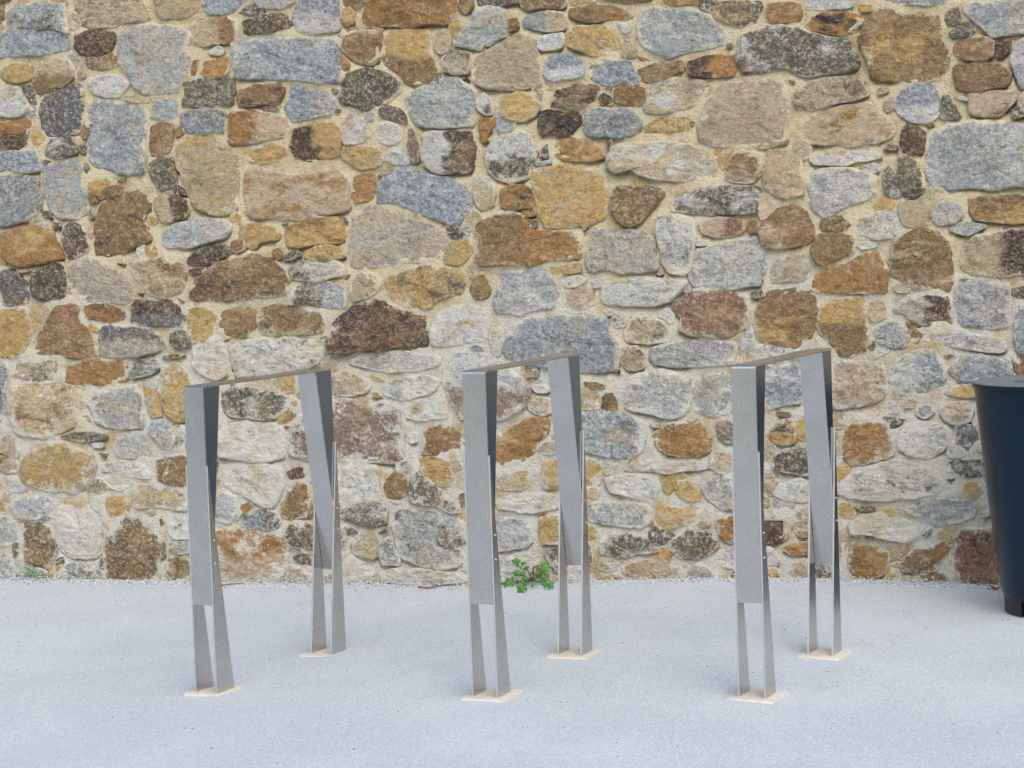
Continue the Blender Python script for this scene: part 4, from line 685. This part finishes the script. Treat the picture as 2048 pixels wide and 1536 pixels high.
def chain(P, k=5):
    out = []; n = len(P)
    for i in range(n-1):
        a, b, c, d = P[max(i-1, 0)], P[i], P[i+1], P[min(i+2, n-1)]
        for s in range(k):
            t = s/k; out.append(.5*((2*b)+(c-a)*t+(2*a-5*b+4*c-d)*t*t+(3*b-a-3*c+d)*t**3))
    return out+[P[-1]]
build_weed()

# ------------------------------------------------------------------ grass tuft, twigs and a dry leaf at the wall's foot
def build_litter():
    g0 = onwall(84, 1150, -.03); g0[2] = float(gz(g0[0])); o = Vector(g0)
    t = empty('grass_tuft', o, 0, label='tiny tuft of green grass blades under a brown stone', category='grass tuft')
    rs = np.random.RandomState(5)
    for k in range(3):
        dx = (-.07, -.05, -.09)[k]; hh = (.045, .055, .03)[k]
        q = chain([o+Vector((.012*k-.02, -.005*k, 0)), o+Vector((.012*k-.02+dx*.4, -.012*k, hh*.8)), o+Vector((.012*k-.02+dx, -.02*k, hh))], 4)
        bm = bmesh.new(); n = len(q); a = []; b = []
        for i, p in enumerate(q):
            wv = .0042*(1-(i/(n-1))**2)+.0002
            a.append(bm.verts.new(p-o+Vector((0, 0, wv)))); b.append(bm.verts.new(p-o+Vector((.002, -.001, -wv))))
        for i in range(n-1): bm.faces.new((a[i], a[i+1], b[i+1], b[i]))
        bm_obj('blade', bm, M_LEAF, t, True)
    for pts, r, lab in (((( 438, 1175), (462, 1172), (489, 1170)), .0032, 'thin brown twig lying beside the leg of a bike stand'), (((836, 1178), (860, 1179), (884, 1176)), .0035, 'short reddish stick on the gravel left of the middle stand')):
        q = [Vector(onground(*p)) + Vector((0, 0, r*.9+.004)) for p in pts]; q = chain(q, 4); org = q[len(q)//2].copy(); org.z -= r*.9
        o2 = tube('twig', q, r, r*.5, M_TWIG, None, org); o2.location = org; o2['label'] = lab; o2['category'] = 'twig'
    p = Vector(onground(1992, 1180)) + Vector((0, 0, .004)); bm = bmesh.new(); V = []
    for a in np.linspace(0, 2*math.pi, 14, endpoint=False):
        V.append(bm.verts.new((.020*math.cos(a), .012*math.sin(a)*(1+.2*math.cos(3*a)), .006*math.cos(2*a)+.006)))
    c = bm.verts.new((0, 0, .004))
    for i in range(14): bm.faces.new((c, V[i], V[(i+1) % 14]))
    bmesh.ops.solidify(bm, geom=bm.faces[:], thickness=.0006)
    o3 = bm_obj('dry_leaf', bm, M_DLEAF, None, True, label='curled orange dry leaf on the ground beside the litter bin', category='leaf'); o3.location = p
build_litter()

# ------------------------------------------------------------------ loose grit along the wall and over the screed
def build_grit():
    rs = np.random.RandomState(9)
    m, nt, b = newmat('grit'); g = NG(nt)
    c = g.attr('base').outputs['Color']; g.l(c, b.inputs['Base Color']); b.inputs['Roughness'].default_value = .9
    O = np.array([(1, 0, 0), (-1, 0, 0), (0, 1, 0), (0, -1, 0), (0, 0, 1), (0, 0, -1)], float)
    FO = [(0, 2, 4), (2, 1, 4), (1, 3, 4), (3, 0, 4), (2, 0, 5), (1, 2, 5), (3, 1, 5), (0, 3, 5)]
    V = []; F = []; C = []
    cols = [lin(q) for q in ((190, 193, 200), (178, 181, 188), (206, 207, 210), (140, 140, 146), (112, 104, 98), (176, 164, 148))]
    N1, N2 = 5200, 1300
    for k in range(N1+N2):
        if k < N1: x = rs.uniform(-3.2, 3.2); y = -.012-abs(rs.normal(0, .055)); s = rs.uniform(.002, .0052)
        else: x = rs.uniform(-3, 3); y = -abs(rs.normal(0, 1.6))-.1; s = rs.uniform(.0015, .0032)
        q = O*(s*rs.uniform(.6, 1.3, (6, 1)))*np.array([1, 1, .75]); a = rs.uniform(0, 6.3)
        q = np.stack([q[:, 0]*math.cos(a)-q[:, 1]*math.sin(a), q[:, 0]*math.sin(a)+q[:, 1]*math.cos(a), q[:, 2]], 1)
        zz = float(gz(x, max(y, -4))) + s*.3 + (max(0, .022*(1+1.3*float(fbm(np.array(x*3.1), np.array(.5), 3, 3)))+y*.5)*rs.uniform(0, 1) if k < N1 else 0)
        n = len(V)*6; V.append(q+np.array([x, y, zz])); F += [tuple(i+n for i in f) for f in FO]
        c = cols[rs.choice(6, p=(.34, .26, .14, .12, .05, .09)) if k < N1 else rs.choice(6, p=(.15, .2, .1, .25, .22, .08))]
        C += [(*c, 1)]*6
    me = bpy.data.meshes.new('gravel'); me.from_pydata(np.vstack(V).tolist(), [], F); me.update()
    at = me.attributes.new('base', 'FLOAT_COLOR', 'POINT'); at.data.foreach_set('color', np.array(C, np.float32).ravel())
    me.materials.append(m); link(bpy.data.objects.new('gravel', me), None, kind='stuff', label='loose pale gravel along the foot of the stone wall', category='gravel')
build_grit()
